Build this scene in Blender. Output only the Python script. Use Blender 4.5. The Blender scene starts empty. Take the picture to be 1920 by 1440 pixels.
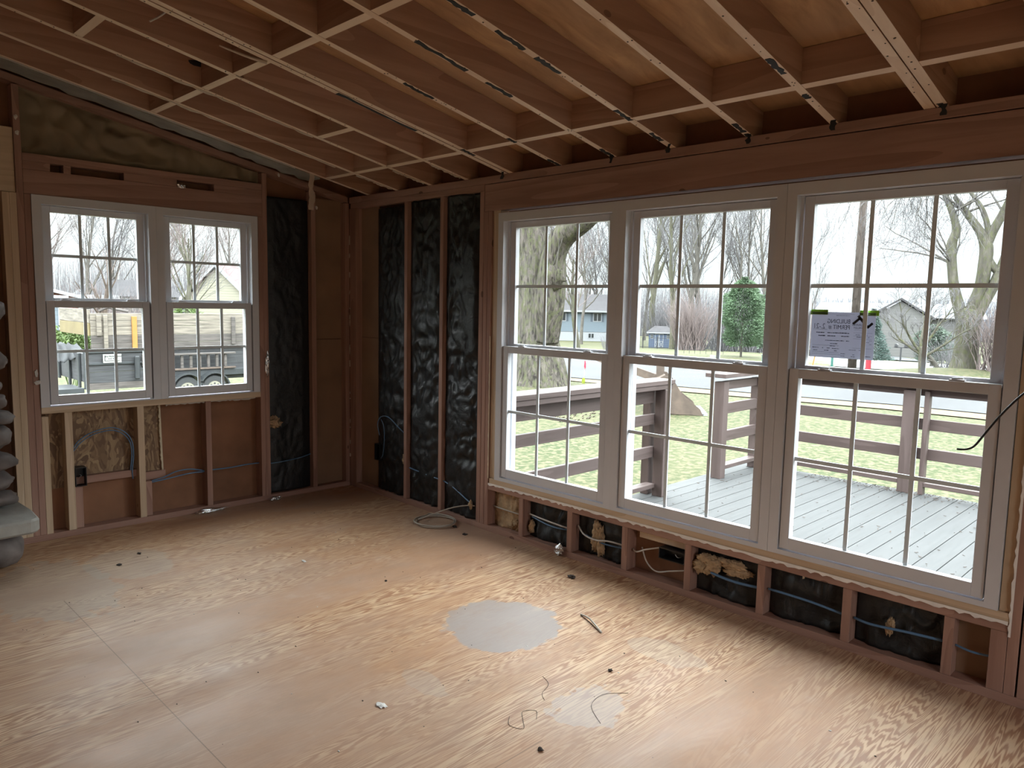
import bpy, math, random
from mathutils import Vector, Matrix, noise
R = math.radians
random.seed(7)
sc = bpy.context.scene
col = sc.collection

# ------------------------------------------------------------------ camera, sky, exposure
cd = bpy.data.cameras.new('camera'); cam = bpy.data.objects.new('camera', cd); col.objects.link(cam)
yaw, pit, rol = R(134.9743), R(-6.2005), R(1.1178)
cf = Vector((math.cos(pit)*math.cos(yaw), math.cos(pit)*math.sin(yaw), math.sin(pit)))
cr = Vector((math.sin(yaw), -math.cos(yaw), 0)); cu = cr.cross(cf)
r2 = math.cos(rol)*cr + math.sin(rol)*cu; u2 = -math.sin(rol)*cr + math.cos(rol)*cu
cam.matrix_world = Matrix(((r2.x, u2.x, -cf.x, 5.1955), (r2.y, u2.y, -cf.y, -3.3379), (r2.z, u2.z, -cf.z, 1.5186), (0, 0, 0, 1)))
cd.sensor_width = 36; cd.lens = 1402.53/1920*36; cd.clip_start = .05; cd.clip_end = 600
sc.camera = cam
sc.view_settings.view_transform = 'Standard'; sc.view_settings.look = 'None'
sc.view_settings.exposure = 0.0; sc.view_settings.gamma = 1.0; sc.view_settings.use_curve_mapping = False
SKY = 14.8      # overcast: hazy and dim along the horizon, bright cloud high up
w = bpy.data.worlds.new('sky'); sc.world = w; w.use_nodes = True
nt = w.node_tree; nt.nodes.clear()
o_ = nt.nodes.new('ShaderNodeOutputWorld'); b_ = nt.nodes.new('ShaderNodeBackground')
tc = nt.nodes.new('ShaderNodeTexCoord'); nz = nt.nodes.new('ShaderNodeTexNoise'); nz.inputs['Scale'].default_value = 2.0
cr_ = nt.nodes.new('ShaderNodeValToRGB')
cr_.color_ramp.elements[0].color = (.86, .93, 1.0, 1); cr_.color_ramp.elements[1].color = (.98, .98, .98, 1)
nt.links.new(tc.outputs['Generated'], nz.inputs['Vector']); nt.links.new(nz.outputs['Fac'], cr_.inputs['Fac'])
nt.links.new(cr_.outputs['Color'], b_.inputs['Color'])
sx_ = nt.nodes.new('ShaderNodeSeparateXYZ'); nt.links.new(tc.outputs['Generated'], sx_.inputs[0])
el_ = nt.nodes.new('ShaderNodeValToRGB'); e_ = el_.color_ramp.elements; el_.color_ramp.interpolation = 'EASE'
while len(e_) < 5: e_.new(.5)
for q_, (p_, v_) in enumerate(((.0, .085), (.11, .115), (.20, .62), (.32, .88), (.75, 1.0))): e_[q_].position = p_; e_[q_].color = (v_, v_, v_, 1)
nt.links.new(sx_.outputs['Z'], el_.inputs['Fac'])
mu_ = nt.nodes.new('ShaderNodeMath'); mu_.operation = 'MULTIPLY'; mu_.inputs[1].default_value = SKY
nt.links.new(el_.outputs['Color'], mu_.inputs[0]); nt.links.new(mu_.outputs[0], b_.inputs['Strength'])
nt.links.new(b_.outputs[0], o_.inputs['Surface'])
try:
    sc.cycles.max_bounces = 8; sc.cycles.diffuse_bounces = 6; sc.cycles.glossy_bounces = 3
    sc.cycles.transparent_max_bounces = 16; sc.cycles.use_denoising = True
    sc.cycles.sample_clamp_indirect = 6
    sc.cycles.caustics_reflective = False; sc.cycles.caustics_refractive = False
except Exception: pass
def portal(loc, rot, sx, sy):
    l = bpy.data.lights.new('daylight_portal', 'AREA'); l.shape = 'RECTANGLE'; l.size = sx; l.size_y = sy
    l.cycles.is_portal = True
    o = bpy.data.objects.new('daylight_portal', l); o.location = loc; o.rotation_euler = rot; col.objects.link(o)
portal((3.14, .16, 1.2), (R(-90), 0, 0), 2.9, 1.75)          # daylight comes in through the triple window
portal((-.16, -1.475, 1.46), (0, R(-90), 0), 1.3, 1.45)      # ... the twin window

portal((8.12, -2.3, 1.1), (0, R(90), 0), 2.2, 1.2)          # ... and an added opening in the unseen side wall, to light the room

# ------------------------------------------------------------------ material helpers
def newmat(name):
    m = bpy.data.materials.new(name); m.use_nodes = True; t = m.node_tree; t.nodes.clear()
    out = t.nodes.new('ShaderNodeOutputMaterial'); p = t.nodes.new('ShaderNodeBsdfPrincipled')
    t.links.new(p.outputs[0], out.inputs['Surface'])
    return m, t, p
def N(t, typ, **k):
    n = t.nodes.new(typ)
    for a, b in k.items():
        if a.startswith('i_'):
            key = a[2:]
            n.inputs[int(key) if key.isdigit() else key].default_value = b
        else: setattr(n, a, b)
    return n
def ramp(t, src, stops):
    r = t.nodes.new('ShaderNodeValToRGB'); e = r.color_ramp.elements
    while len(e) < len(stops): e.new(.5)
    for i, (p, c) in enumerate(stops):
        e[i].position = p; e[i].color = (*c, 1) if len(c) == 3 else c
    t.links.new(src, r.inputs['Fac']); return r.outputs['Color']
def coords(t, scale=(1, 1, 1), rand=True):
    tcn = N(t, 'ShaderNodeTexCoord'); src = tcn.outputs['Object']
    if rand:
        oi = N(t, 'ShaderNodeObjectInfo'); vm = N(t, 'ShaderNodeVectorMath', operation='SCALE'); vm.inputs[0].default_value = (31, 17, 23)
        t.links.new(oi.outputs['Random'], vm.inputs['Scale'])
        va = N(t, 'ShaderNodeVectorMath', operation='ADD'); t.links.new(src, va.inputs[0]); t.links.new(vm.outputs[0], va.inputs[1]); src = va.outputs[0]
    mp = N(t, 'ShaderNodeVectorMath', operation='MULTIPLY'); mp.inputs[1].default_value = scale
    t.links.new(src, mp.inputs[0]); return mp.outputs[0]
def mth(t, op, a, b=None, clamp=False):
    n = N(t, 'ShaderNodeMath', operation=op, use_clamp=clamp)
    for i, v in enumerate((a, b)):
        if v is None: continue
        if isinstance(v, (int, float)): n.inputs[i].default_value = v
        else: t.links.new(v, n.inputs[i])
    return n.outputs[0]
def mix(t, fac, a, b):
    n = N(t, 'ShaderNodeMix', data_type='RGBA')
    for i, v in ((0, fac), (6, a), (7, b)):
        if isinstance(v, (int, float)): n.inputs[i].default_value = v
        elif isinstance(v, tuple): n.inputs[i].default_value = (*v, 1) if len(v) == 3 else v
        else: t.links.new(v, n.inputs[i])
    return n.outputs[2]
def noi(t, vec, scale, detail=3, rough=.5, dist=0):
    n = N(t, 'ShaderNodeTexNoise'); n.inputs['Scale'].default_value = scale; n.inputs['Detail'].default_value = detail
    n.inputs['Roughness'].default_value = rough; n.inputs['Distortion'].default_value = dist
    t.links.new(vec, n.inputs['Vector']); return n.outputs['Fac']
def bump(t, p, h, strength=.3, dist=.01):
    b = N(t, 'ShaderNodeBump'); b.inputs['Strength'].default_value = strength; b.inputs['Distance'].default_value = dist
    t.links.new(h, b.inputs['Height']); t.links.new(b.outputs[0], p.inputs['Normal'])
def simple(name, c, rough=.6, var=.15, scale=8, metal=0, bmp=0, spec=None, sc3=(1, 1, 1)):
    m, t, p = newmat(name)
    f = noi(t, coords(t, sc3), scale, 4)
    t.links.new(ramp(t, f, [(.25, tuple(x*(1-var) for x in c)), (.75, tuple(min(1, x*(1+var)) for x in c))]), p.inputs['Base Color'])
    p.inputs['Roughness'].default_value = rough; p.inputs['Metallic'].default_value = metal
    if spec is not None: p.inputs['Specular IOR Level'].default_value = spec
    if bmp: bump(t, p, f, bmp, .02)
    return m
_wc = {}
def wood(kind, axis):
    if (kind, axis) in _wc: return _wc[(kind, axis)]
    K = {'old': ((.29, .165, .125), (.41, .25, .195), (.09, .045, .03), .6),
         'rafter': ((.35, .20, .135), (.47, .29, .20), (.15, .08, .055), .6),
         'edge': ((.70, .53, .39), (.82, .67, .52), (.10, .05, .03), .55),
         'new': ((.50, .37, .25), (.64, .50, .36), (.22, .11, .05), .5),
         'deckbrown': ((.072, .052, .048), (.10, .074, .070), (.07, .045, .04), .5)}[kind]
    m, t, p = newmat(f'{kind}_wood_{axis}')
    s = [9, 9, 9]; s['xyz'.index(axis)] = .7
    v = coords(t, tuple(s)); f = noi(t, v, 2.2, 6, .62, .8)
    rings = N(t, 'ShaderNodeMath', operation='FRACT'); t.links.new(mth(t, 'MULTIPLY', noi(t, v, .45, 1), 9.0), rings.inputs[0])
    rr = mth(t, 'MULTIPLY', mth(t, 'SUBTRACT', rings.outputs[0], .5), .35)
    c = ramp(t, mth(t, 'ADD', f, rr), [(.3, K[0]), (.7, K[1])])
    # knots and nail marks
    s2 = [1, 1, 1]; s2['xyz'.index(axis)] = .55
    vo = N(t, 'ShaderNodeTexVoronoi'); vo.inputs['Scale'].default_value = 5.0; t.links.new(coords(t, tuple(s2)), vo.inputs['Vector'])
    k = mth(t, 'LESS_THAN', vo.outputs['Distance'], .06)
    c = mix(t, mth(t, 'MULTIPLY', k, .8), c, K[2])
    big = noi(t, coords(t, (1, 1, 1)), 1.7, 2)
    c = mix(t, mth(t, 'MULTIPLY', big, .35), c, K[0])
    t.links.new(c, p.inputs['Base Color']); p.inputs['Roughness'].default_value = K[3]; p.inputs['Specular IOR Level'].default_value = .25
    bump(t, p, f, .15, .004)
    _wc[(kind, axis)] = m; return m

# floor: worn rotary-cut plywood, grain running away from the triple window
def mat_floor():
    m, t, p = newmat('worn_plywood_floor')
    tcn = N(t, 'ShaderNodeTexCoord'); P = tcn.outputs['Object']
    def sv(s, off=(0, 0, 0)):
        a = N(t, 'ShaderNodeVectorMath', operation='MULTIPLY_ADD'); a.inputs[1].default_value = s; a.inputs[2].default_value = off
        t.links.new(P, a.inputs[0]); return a.outputs[0]
    grainv = noi(t, sv((3.3, .24, 1)), 1.2, 6, .5, .30)
    fr = N(t, 'ShaderNodeMath', operation='FRACT'); t.links.new(mth(t, 'MULTIPLY', grainv, 60.0), fr.inputs[0])
    g = mth(t, 'ABSOLUTE', mth(t, 'SUBTRACT', fr.outputs[0], .5))
    g = mth(t, 'MULTIPLY', g, 2.0)
    g = ramp(t, g, [(.28, (0, 0, 0)), (.72, (1, 1, 1))])
    fine = noi(t, sv((40, 3, 1)), 2.0, 4, .6)
    worn = ramp(t, noi(t, sv((1.5, .30, 1), (3.3, 1.2, 0)), 1.25, 4, .6), [(.43, (.08, .08, .08)), (.57, (1, 1, 1))])
    base = ramp(t, noi(t, sv((1.6, .5, 1), (5, 2, 0)), 1.3, 7, .68), [(.3, (.345, .172, .096)), (.5, (.475, .268, .155)), (.68, (.475, .308, .215))])
    base = mix(t, mth(t, 'MULTIPLY', fine, .35), base, (.34, .20, .12))
    lit = mix(t, .72, base, (.78, .57, .36)); drk = mix(t, .75, base, (.30, .13, .062))
    gc = mix(t, g, lit, drk)
    c = mix(t, mth(t, 'MULTIPLY', worn, .85), base, gc)
    # walked-on grey haze and spilled patches that belong to the boards
    hz = ramp(t, noi(t, sv((1, 1, 1), (9, 4, 0)), .8, 4, .6), [(.45, (0, 0, 0)), (.68, (1, 1, 1))])
    c = mix(t, mth(t, 'MULTIPLY', hz, .45), c, (.45, .345, .285))
    sx = N(t, 'ShaderNodeSeparateXYZ'); t.links.new(P, sx.inputs[0]); X, Y = sx.outputs[0], sx.outputs[1]
    en = noi(t, sv((1, 1, 1)), 9.0, 4, .6)
    def blob(cx, cy, rx, ry, jag):
        dx = mth(t, 'DIVIDE', mth(t, 'SUBTRACT', X, cx), rx); dy = mth(t, 'DIVIDE', mth(t, 'SUBTRACT', Y, cy), ry)
        d = mth(t, 'SQRT', mth(t, 'ADD', mth(t, 'MULTIPLY', dx, dx), mth(t, 'MULTIPLY', dy, dy)))
        d = mth(t, 'ADD', d, mth(t, 'MULTIPLY', mth(t, 'SUBTRACT', en, .5), jag))
        return ramp(t, d, [(.92, (1, 1, 1)), (1.0, (0, 0, 0))])
    c = mix(t, mth(t, 'MULTIPLY', blob(2.77, -.94, .285, .285, .75), .92), c, (.36, .31, .29))
    c = mix(t, mth(t, 'MULTIPLY', blob(3.52, -1.21, .13, .17, 1.5), .5), c, (.50, .45, .42))
    c = mix(t, mth(t, 'MULTIPLY', blob(3.45, -.62, .20, .10, 1.2), .3), c, (.50, .43, .34))
    c = mix(t, mth(t, 'MULTIPLY', blob(2.95, -1.55, .14, .06, 1.2), .3), c, (.44, .38, .33))
    c = mix(t, mth(t, 'MULTIPLY', blob(.75, -1.95, .30, .22, .8), .35), c, (.44, .40, .34))
    c = mix(t, mth(t, 'MULTIPLY', blob(.9, -2.35, .5, .28, 1.2), .4), c, (.40, .37, .32))
    mo = noi(t, sv((1.4, .8, 1), (1, 5, 0)), 3.2, 8, .72)
    c = mix(t, ramp(t, mo, [(.50, (0, 0, 0)), (.72, (.55, .55, .55))]), c, (.36, .24, .17))
    c = mix(t, ramp(t, mo, [(.28, (.4, .4, .4)), (.42, (0, 0, 0))]), c, (.56, .43, .34))
    # panel seams
    def line(V, v0, wd, cond=None):
        l = mth(t, 'LESS_THAN', mth(t, 'ABSOLUTE', mth(t, 'SUBTRACT', V, v0)), wd)
        if cond is not None: l = mth(t, 'MULTIPLY', l, cond)
        return l
    ln = mth(t, 'ADD', line(Y, -2.366, .0019, mth(t, 'GREATER_THAN', X, 1.1)), line(X, 2.325, .0022, mth(t, 'LESS_THAN', Y, -2.366)), True)
    ln = mth(t, 'ADD', ln, line(X, 3.545, .0018, mth(t, 'LESS_THAN', Y, -1.5)), True)
    c = mix(t, mth(t, 'MULTIPLY', ln, .6), c, (.13, .08, .055))
    # dark specks
    vo = N(t, 'ShaderNodeTexVoronoi'); vo.inputs['Scale'].default_value = 5.5; vo.inputs['Randomness'].default_value = 1; t.links.new(sv((1, 1, 1), (2, 7, 0)), vo.inputs['Vector'])
    c = mix(t, mth(t, 'LESS_THAN', vo.outputs['Distance'], .017), c, (.07, .05, .045))
    # long-settled dust stain where the floor met the wall finish
    t.links.new(c, p.inputs['Base Color'])
    rg = ramp(t, noi(t, sv((2, 1, 1)), 2.0, 3), [(.3, (.40, .40, .40)), (.7, (.58, .58, .58))])
    t.links.new(rg, p.inputs['Roughness']); p.inputs['Specular IOR Level'].default_value = .28
    bump(t, p, mth(t, 'ADD', g, fine), .08, .003)
    return m
def mat_ply_ceiling():
    m, t, p = newmat('roof_plywood')
    v = coords(t, (7, .8, 7), False); f = noi(t, v, 2.0, 5, .6, .6)
    c = ramp(t, f, [(.3, (.33, .185, .09)), (.7, (.60, .37, .19))])
    v2 = coords(t, (1.5, 1.5, 1.5), False); c = mix(t, ramp(t, noi(t, v2, 1.0, 3), [(.45, (0, 0, 0)), (.6, (.6, .6, .6))]), c, (.42, .26, .15))
    vo = N(t, 'ShaderNodeTexVoronoi'); vo.inputs['Scale'].default_value = 3.2; t.links.new(coords(t, (1.4, 1, 1), False), vo.inputs['Vector'])
    c = mix(t, ramp(t, vo.outputs['Distance'], [(.045, (.9, .9, .9)), (.075, (0, 0, 0))]), c, (.13, .06, .035))
    t.links.new(c, p.inputs['Base Color']); p.inputs['Roughness'].default_value = .75; p.inputs['Specular IOR Level'].default_value = .2
    return m
def mat_osb():
    m, t, p = newmat('oriented_strand_board')
    vo = N(t, 'ShaderNodeTexVoronoi'); vo.inputs['Scale'].default_value = 44
    v = coords(t, (1, 1, .45), False); dn = N(t, 'ShaderNodeTexNoise'); dn.inputs['Scale'].default_value = 6; t.links.new(v, dn.inputs['Vector'])
    va = N(t, 'ShaderNodeVectorMath', operation='MULTIPLY_ADD'); va.inputs[1].default_value = (.42,)*3; t.links.new(dn.outputs['Color'], va.inputs[0]); t.links.new(v, va.inputs[2])
    t.links.new(va.outputs[0], vo.inputs['Vector'])
    g = N(t, 'ShaderNodeSeparateColor'); t.links.new(vo.outputs['Color'], g.inputs[0])
    c = ramp(t, g.outputs[0], [(.0, (.13, .07, .035)), (.5, (.24, .145, .075)), (1, (.42, .29, .16))])
    c = mix(t, mth(t, 'MULTIPLY', noi(t, v, 3), .4), c, (.12, .065, .035))
    t.links.new(c, p.inputs['Base Color']); p.inputs['Roughness'].default_value = .6
    return m
def mat_glass():
    m = bpy.data.materials.new('window_glass'); m.use_nodes = True; t = m.node_tree; t.nodes.clear()
    out = N(t, 'ShaderNodeOutputMaterial'); tr = N(t, 'ShaderNodeBsdfTransparent'); gl = N(t, 'ShaderNodeBsdfGlossy'); gl.inputs['Roughness'].default_value = 0.0
    tr.inputs['Color'].default_value = (.97, .985, .98, 1)
    lw = N(t, 'ShaderNodeLayerWeight'); lw.inputs['Blend'].default_value = .5
    f = mth(t, 'ADD', mth(t, 'MULTIPLY', mth(t, 'POWER', lw.outputs['Facing'], 4.0), .5), .003, True)
    mx = N(t, 'ShaderNodeMixShader'); t.links.new(f, mx.inputs[0]); t.links.new(tr.outputs[0], mx.inputs[1]); t.links.new(gl.outputs[0], mx.inputs[2])
    t.links.new(mx.outputs[0], out.inputs['Surface']); return m
def mat_black_sheet():
    m, t, p = newmat('black_vapour_sheet')
    p.inputs['Base Color'].default_value = (.011, .012, .013, 1)
    f = noi(t, coords(t, (1, 1, 1)), 14, 5, .6, 1.2)
    t.links.new(ramp(t, f, [(.3, (.36, .36, .36)), (.7, (.55, .55, .55))]), p.inputs['Roughness'])
    bump(t, p, f, .5, .012); return m
def mat_ground(name, a, b, c3, scale, fine=60):
    m, t, p = newmat(name)
    v = coords(t, (1, 1, 1), False); f = noi(t, v, scale, 5, .6); g = noi(t, v, fine, 3, .7)
    c = ramp(t, f, [(.3, a), (.6, b)]); c = mix(t, ramp(t, g, [(.46, (0, 0, 0)), (.58, (1, 1, 1))]), c, c3)
    t.links.new(c, p.inputs['Base Color']); p.inputs['Roughness'].default_value = .9; p.inputs['Specular IOR Level'].default_value = .1
    return m
def mat_bark(name, a, b, scale=6, mossy=None):
    m, t, p = newmat(name)
    v = coords(t, (1, 1, .22), False); f = noi(t, v, scale, 7, .72, .8)
    c = ramp(t, f, [(.38, a), (.62, b)])
    if mossy:
        c = mix(t, ramp(t, noi(t, coords(t, (1, 1, .6), False), 11.0, 6, .75), [(.47, (0, 0, 0)), (.6, (.85, .85, .85))]), c, mossy)
    t.links.new(c, p.inputs['Base Color']); p.inputs['Roughness'].default_value = .9; p.inputs['Specular IOR Level'].default_value = .1
    bump(t, p, f, .9, .08); return m
def mat_stripes(name, c, period, axis=2, dark=.62, rough=.6, duty=.12):
    m, t, p = newmat(name)
    s = N(t, 'ShaderNodeSeparateXYZ'); t.links.new(N(t, 'ShaderNodeTexCoord').outputs['Object'], s.inputs[0])
    fr = N(t, 'ShaderNodeMath', operation='FRACT'); t.links.new(mth(t, 'DIVIDE', s.outputs[axis], period), fr.inputs[0])
    k = mth(t, 'LESS_THAN', fr.outputs[0], duty)
    t.links.new(mix(t, k, c, tuple(x*dark for x in c)), p.inputs['Base Color']); p.inputs['Roughness'].default_value = rough
    return m
def mat_deck():
    m, t, p = newmat('weathered_deck_boards')
    f = noi(t, coords(t, (14, 1, 1)), 2.0, 6, .65, .4)
    c = ramp(t, f, [(.3, (.072, .074, .076)), (.7, (.112, .113, .115))])
    c = mix(t, ramp(t, noi(t, coords(t, (6, 1.5, 1), False), 4, 4, .7), [(.62, (0, 0, 0)), (.7, (.8, .8, .8))]), c, (.06, .05, .045))
    t.links.new(c, p.inputs['Base Color']); p.inputs['Roughness'].default_value = .75; return m
def mat_paper():
    m = bpy.data.materials.new('notice_paper'); m.use_nodes = True; t = m.node_tree; t.nodes.clear()
    out = N(t, 'ShaderNodeOutputMaterial'); d = N(t, 'ShaderNodeBsdfDiffuse'); tl = N(t, 'ShaderNodeBsdfTranslucent'); mx = N(t, 'ShaderNodeMixShader')
    d.inputs['Color'].default_value = (.74, .75, .80, 1); tl.inputs['Color'].default_value = (.36, .36, .42, 1); mx.inputs[0].default_value = .5
    t.links.new(d.outputs[0], mx.inputs[1]); t.links.new(tl.outputs[0], mx.inputs[2]); t.links.new(mx.outputs[0], out.inputs['Surface']); return m
M = dict(
    floor=mat_floor(), ceil=mat_ply_ceiling(), osb=mat_osb(), glass=mat_glass(), black=mat_black_sheet(),
    plaster=simple('pale_plaster', (.80, .77, .72), .9, .04), vinyl=simple('white_vinyl', (.60, .605, .635), .4, .03), muntin=simple('grey_muntin', (.78, .83, .90), .4, .03),
    fibre=simple('brown_fibreboard', (.24, .115, .062), .85, .22, 5, sc3=(1, 1, 1)), tan=simple('tan_sheathing', (.27, .165, .10), .8, .2, 4),
    kraft=simple('kraft_paper', (.24, .18, .11), .7, .3, 3, bmp=.3), wool=simple('mineral_wool', (.42, .29, .17), .95, .35, 26, bmp=.8),
    paper=simple('torn_paper', (.52, .42, .33), .8, .15, 12), drywall=simple('torn_drywall', (.50, .46, .41), .85, .15, 20),
    blue=simple('blue_cable', (.10, .20, .34), .4, .1), white_cable=simple('white_cable', (.55, .52, .48), .4, .1), grey_cable=simple('taupe_cable', (.40, .36, .31), .45, .1),
    blackplastic=simple('black_plastic', (.012, .012, .013), .4, .1), foil=simple('foil', (.8, .8, .8), .25, .1, 30, metal=1, bmp=.8),
    ridge=simple('white_torn_drywall', (.80, .76, .72), .9, .1, 20), olddrywall=simple('old_drywall', (.27, .26, .22), .9, .25, 6), foam=simple('spray_foam', (.60, .52, .38), .8, .12, 20), sheet=mat_paper(),
    ink=simple('ink', (.02, .02, .025), .8, .05), pencil=simple('pencil_ink', (.16, .16, .19), .8, .05), tape=simple('green_tape', (.30, .62, .03), .5, .06), tapedark=simple('green_tape_dimmed', (.10, .15, .03), .5, .06), logo=simple('logo_brown', (.055, .04, .04), .8, .05),
    stone=simple('field_stone', (.16, .135, .125), .8, .45, 7, bmp=.4), slab=simple('hearth_limestone', (.34, .33, .30), .8, .2, 9, bmp=.3), mortar=simple('mortar', (.30, .28, .25), .9, .2, 15),
    scrap=simple('black_paper_scrap', (.02, .022, .024), .7, .2), dirt=simple('debris', (.05, .04, .035), .9, .3), chip=simple('white_chip', (.65, .63, .6), .8, .1),
    rust=simple('rusty_metal', (.12, .085, .065), .75, .35, 6), yellowboard=wood('new', 'x'),
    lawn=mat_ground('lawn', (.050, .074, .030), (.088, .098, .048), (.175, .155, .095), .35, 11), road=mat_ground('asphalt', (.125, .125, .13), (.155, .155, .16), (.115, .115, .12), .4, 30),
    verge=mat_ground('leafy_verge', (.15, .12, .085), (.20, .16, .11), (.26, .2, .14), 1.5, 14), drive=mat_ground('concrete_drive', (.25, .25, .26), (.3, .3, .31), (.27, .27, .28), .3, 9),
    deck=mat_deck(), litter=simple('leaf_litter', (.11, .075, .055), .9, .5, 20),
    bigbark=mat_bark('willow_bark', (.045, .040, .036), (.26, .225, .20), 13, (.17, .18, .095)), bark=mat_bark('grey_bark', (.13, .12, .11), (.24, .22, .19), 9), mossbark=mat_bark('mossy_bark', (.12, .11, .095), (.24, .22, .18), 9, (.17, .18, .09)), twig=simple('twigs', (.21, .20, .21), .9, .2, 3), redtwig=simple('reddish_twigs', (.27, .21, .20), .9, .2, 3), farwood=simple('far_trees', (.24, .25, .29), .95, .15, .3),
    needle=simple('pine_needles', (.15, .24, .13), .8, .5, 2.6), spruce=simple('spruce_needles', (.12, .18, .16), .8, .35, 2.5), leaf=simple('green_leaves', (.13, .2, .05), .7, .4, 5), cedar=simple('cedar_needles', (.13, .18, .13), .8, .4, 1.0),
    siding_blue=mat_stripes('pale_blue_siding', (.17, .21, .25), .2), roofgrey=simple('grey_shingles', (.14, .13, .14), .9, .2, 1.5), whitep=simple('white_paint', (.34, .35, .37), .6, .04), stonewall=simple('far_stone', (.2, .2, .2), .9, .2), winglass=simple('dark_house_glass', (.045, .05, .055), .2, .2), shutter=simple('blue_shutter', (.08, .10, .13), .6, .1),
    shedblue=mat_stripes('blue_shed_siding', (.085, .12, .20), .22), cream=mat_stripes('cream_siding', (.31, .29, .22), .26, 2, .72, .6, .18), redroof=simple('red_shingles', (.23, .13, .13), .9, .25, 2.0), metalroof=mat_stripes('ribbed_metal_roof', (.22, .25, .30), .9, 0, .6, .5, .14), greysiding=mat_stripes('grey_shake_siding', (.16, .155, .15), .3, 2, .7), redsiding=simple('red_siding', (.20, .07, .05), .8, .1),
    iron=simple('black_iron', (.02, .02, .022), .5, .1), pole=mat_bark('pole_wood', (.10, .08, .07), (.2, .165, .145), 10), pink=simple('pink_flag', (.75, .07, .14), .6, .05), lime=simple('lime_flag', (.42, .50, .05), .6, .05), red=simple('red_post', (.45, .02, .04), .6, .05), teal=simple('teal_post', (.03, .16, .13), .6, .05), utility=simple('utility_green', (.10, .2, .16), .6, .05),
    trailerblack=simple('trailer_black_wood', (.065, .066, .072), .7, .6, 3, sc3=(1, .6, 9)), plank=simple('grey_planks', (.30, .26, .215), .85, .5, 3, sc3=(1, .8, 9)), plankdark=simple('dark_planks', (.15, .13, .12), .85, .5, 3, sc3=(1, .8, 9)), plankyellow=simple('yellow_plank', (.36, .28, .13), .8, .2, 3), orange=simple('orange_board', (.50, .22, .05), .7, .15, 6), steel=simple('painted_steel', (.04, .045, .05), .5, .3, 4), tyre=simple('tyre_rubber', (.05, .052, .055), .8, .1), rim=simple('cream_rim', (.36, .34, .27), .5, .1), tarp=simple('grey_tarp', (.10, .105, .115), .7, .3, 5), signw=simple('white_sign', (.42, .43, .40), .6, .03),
)

# outdoor colours darkened to offset the strong sky light that falls on them
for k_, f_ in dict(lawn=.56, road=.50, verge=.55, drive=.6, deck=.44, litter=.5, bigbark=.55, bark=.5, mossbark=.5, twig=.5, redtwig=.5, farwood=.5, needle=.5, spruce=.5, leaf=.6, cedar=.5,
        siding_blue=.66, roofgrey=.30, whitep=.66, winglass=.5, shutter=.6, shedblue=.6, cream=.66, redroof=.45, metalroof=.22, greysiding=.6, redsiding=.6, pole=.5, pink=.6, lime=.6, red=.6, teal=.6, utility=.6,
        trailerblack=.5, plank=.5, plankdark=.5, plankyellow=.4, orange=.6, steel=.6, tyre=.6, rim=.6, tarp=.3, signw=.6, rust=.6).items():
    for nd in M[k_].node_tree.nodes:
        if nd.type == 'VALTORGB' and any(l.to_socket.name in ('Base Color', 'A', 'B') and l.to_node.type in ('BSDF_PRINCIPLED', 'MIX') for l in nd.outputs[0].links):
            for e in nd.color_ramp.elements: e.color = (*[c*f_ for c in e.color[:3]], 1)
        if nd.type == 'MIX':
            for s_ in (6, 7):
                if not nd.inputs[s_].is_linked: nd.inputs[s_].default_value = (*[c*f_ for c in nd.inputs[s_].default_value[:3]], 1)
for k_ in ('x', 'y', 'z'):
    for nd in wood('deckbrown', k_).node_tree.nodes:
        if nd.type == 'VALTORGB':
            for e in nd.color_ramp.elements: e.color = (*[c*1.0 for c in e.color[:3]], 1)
        if nd.type == 'MIX' and not nd.inputs[7].is_linked: nd.inputs[7].default_value = (*[c*.6 for c in nd.inputs[7].default_value[:3]], 1)

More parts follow.
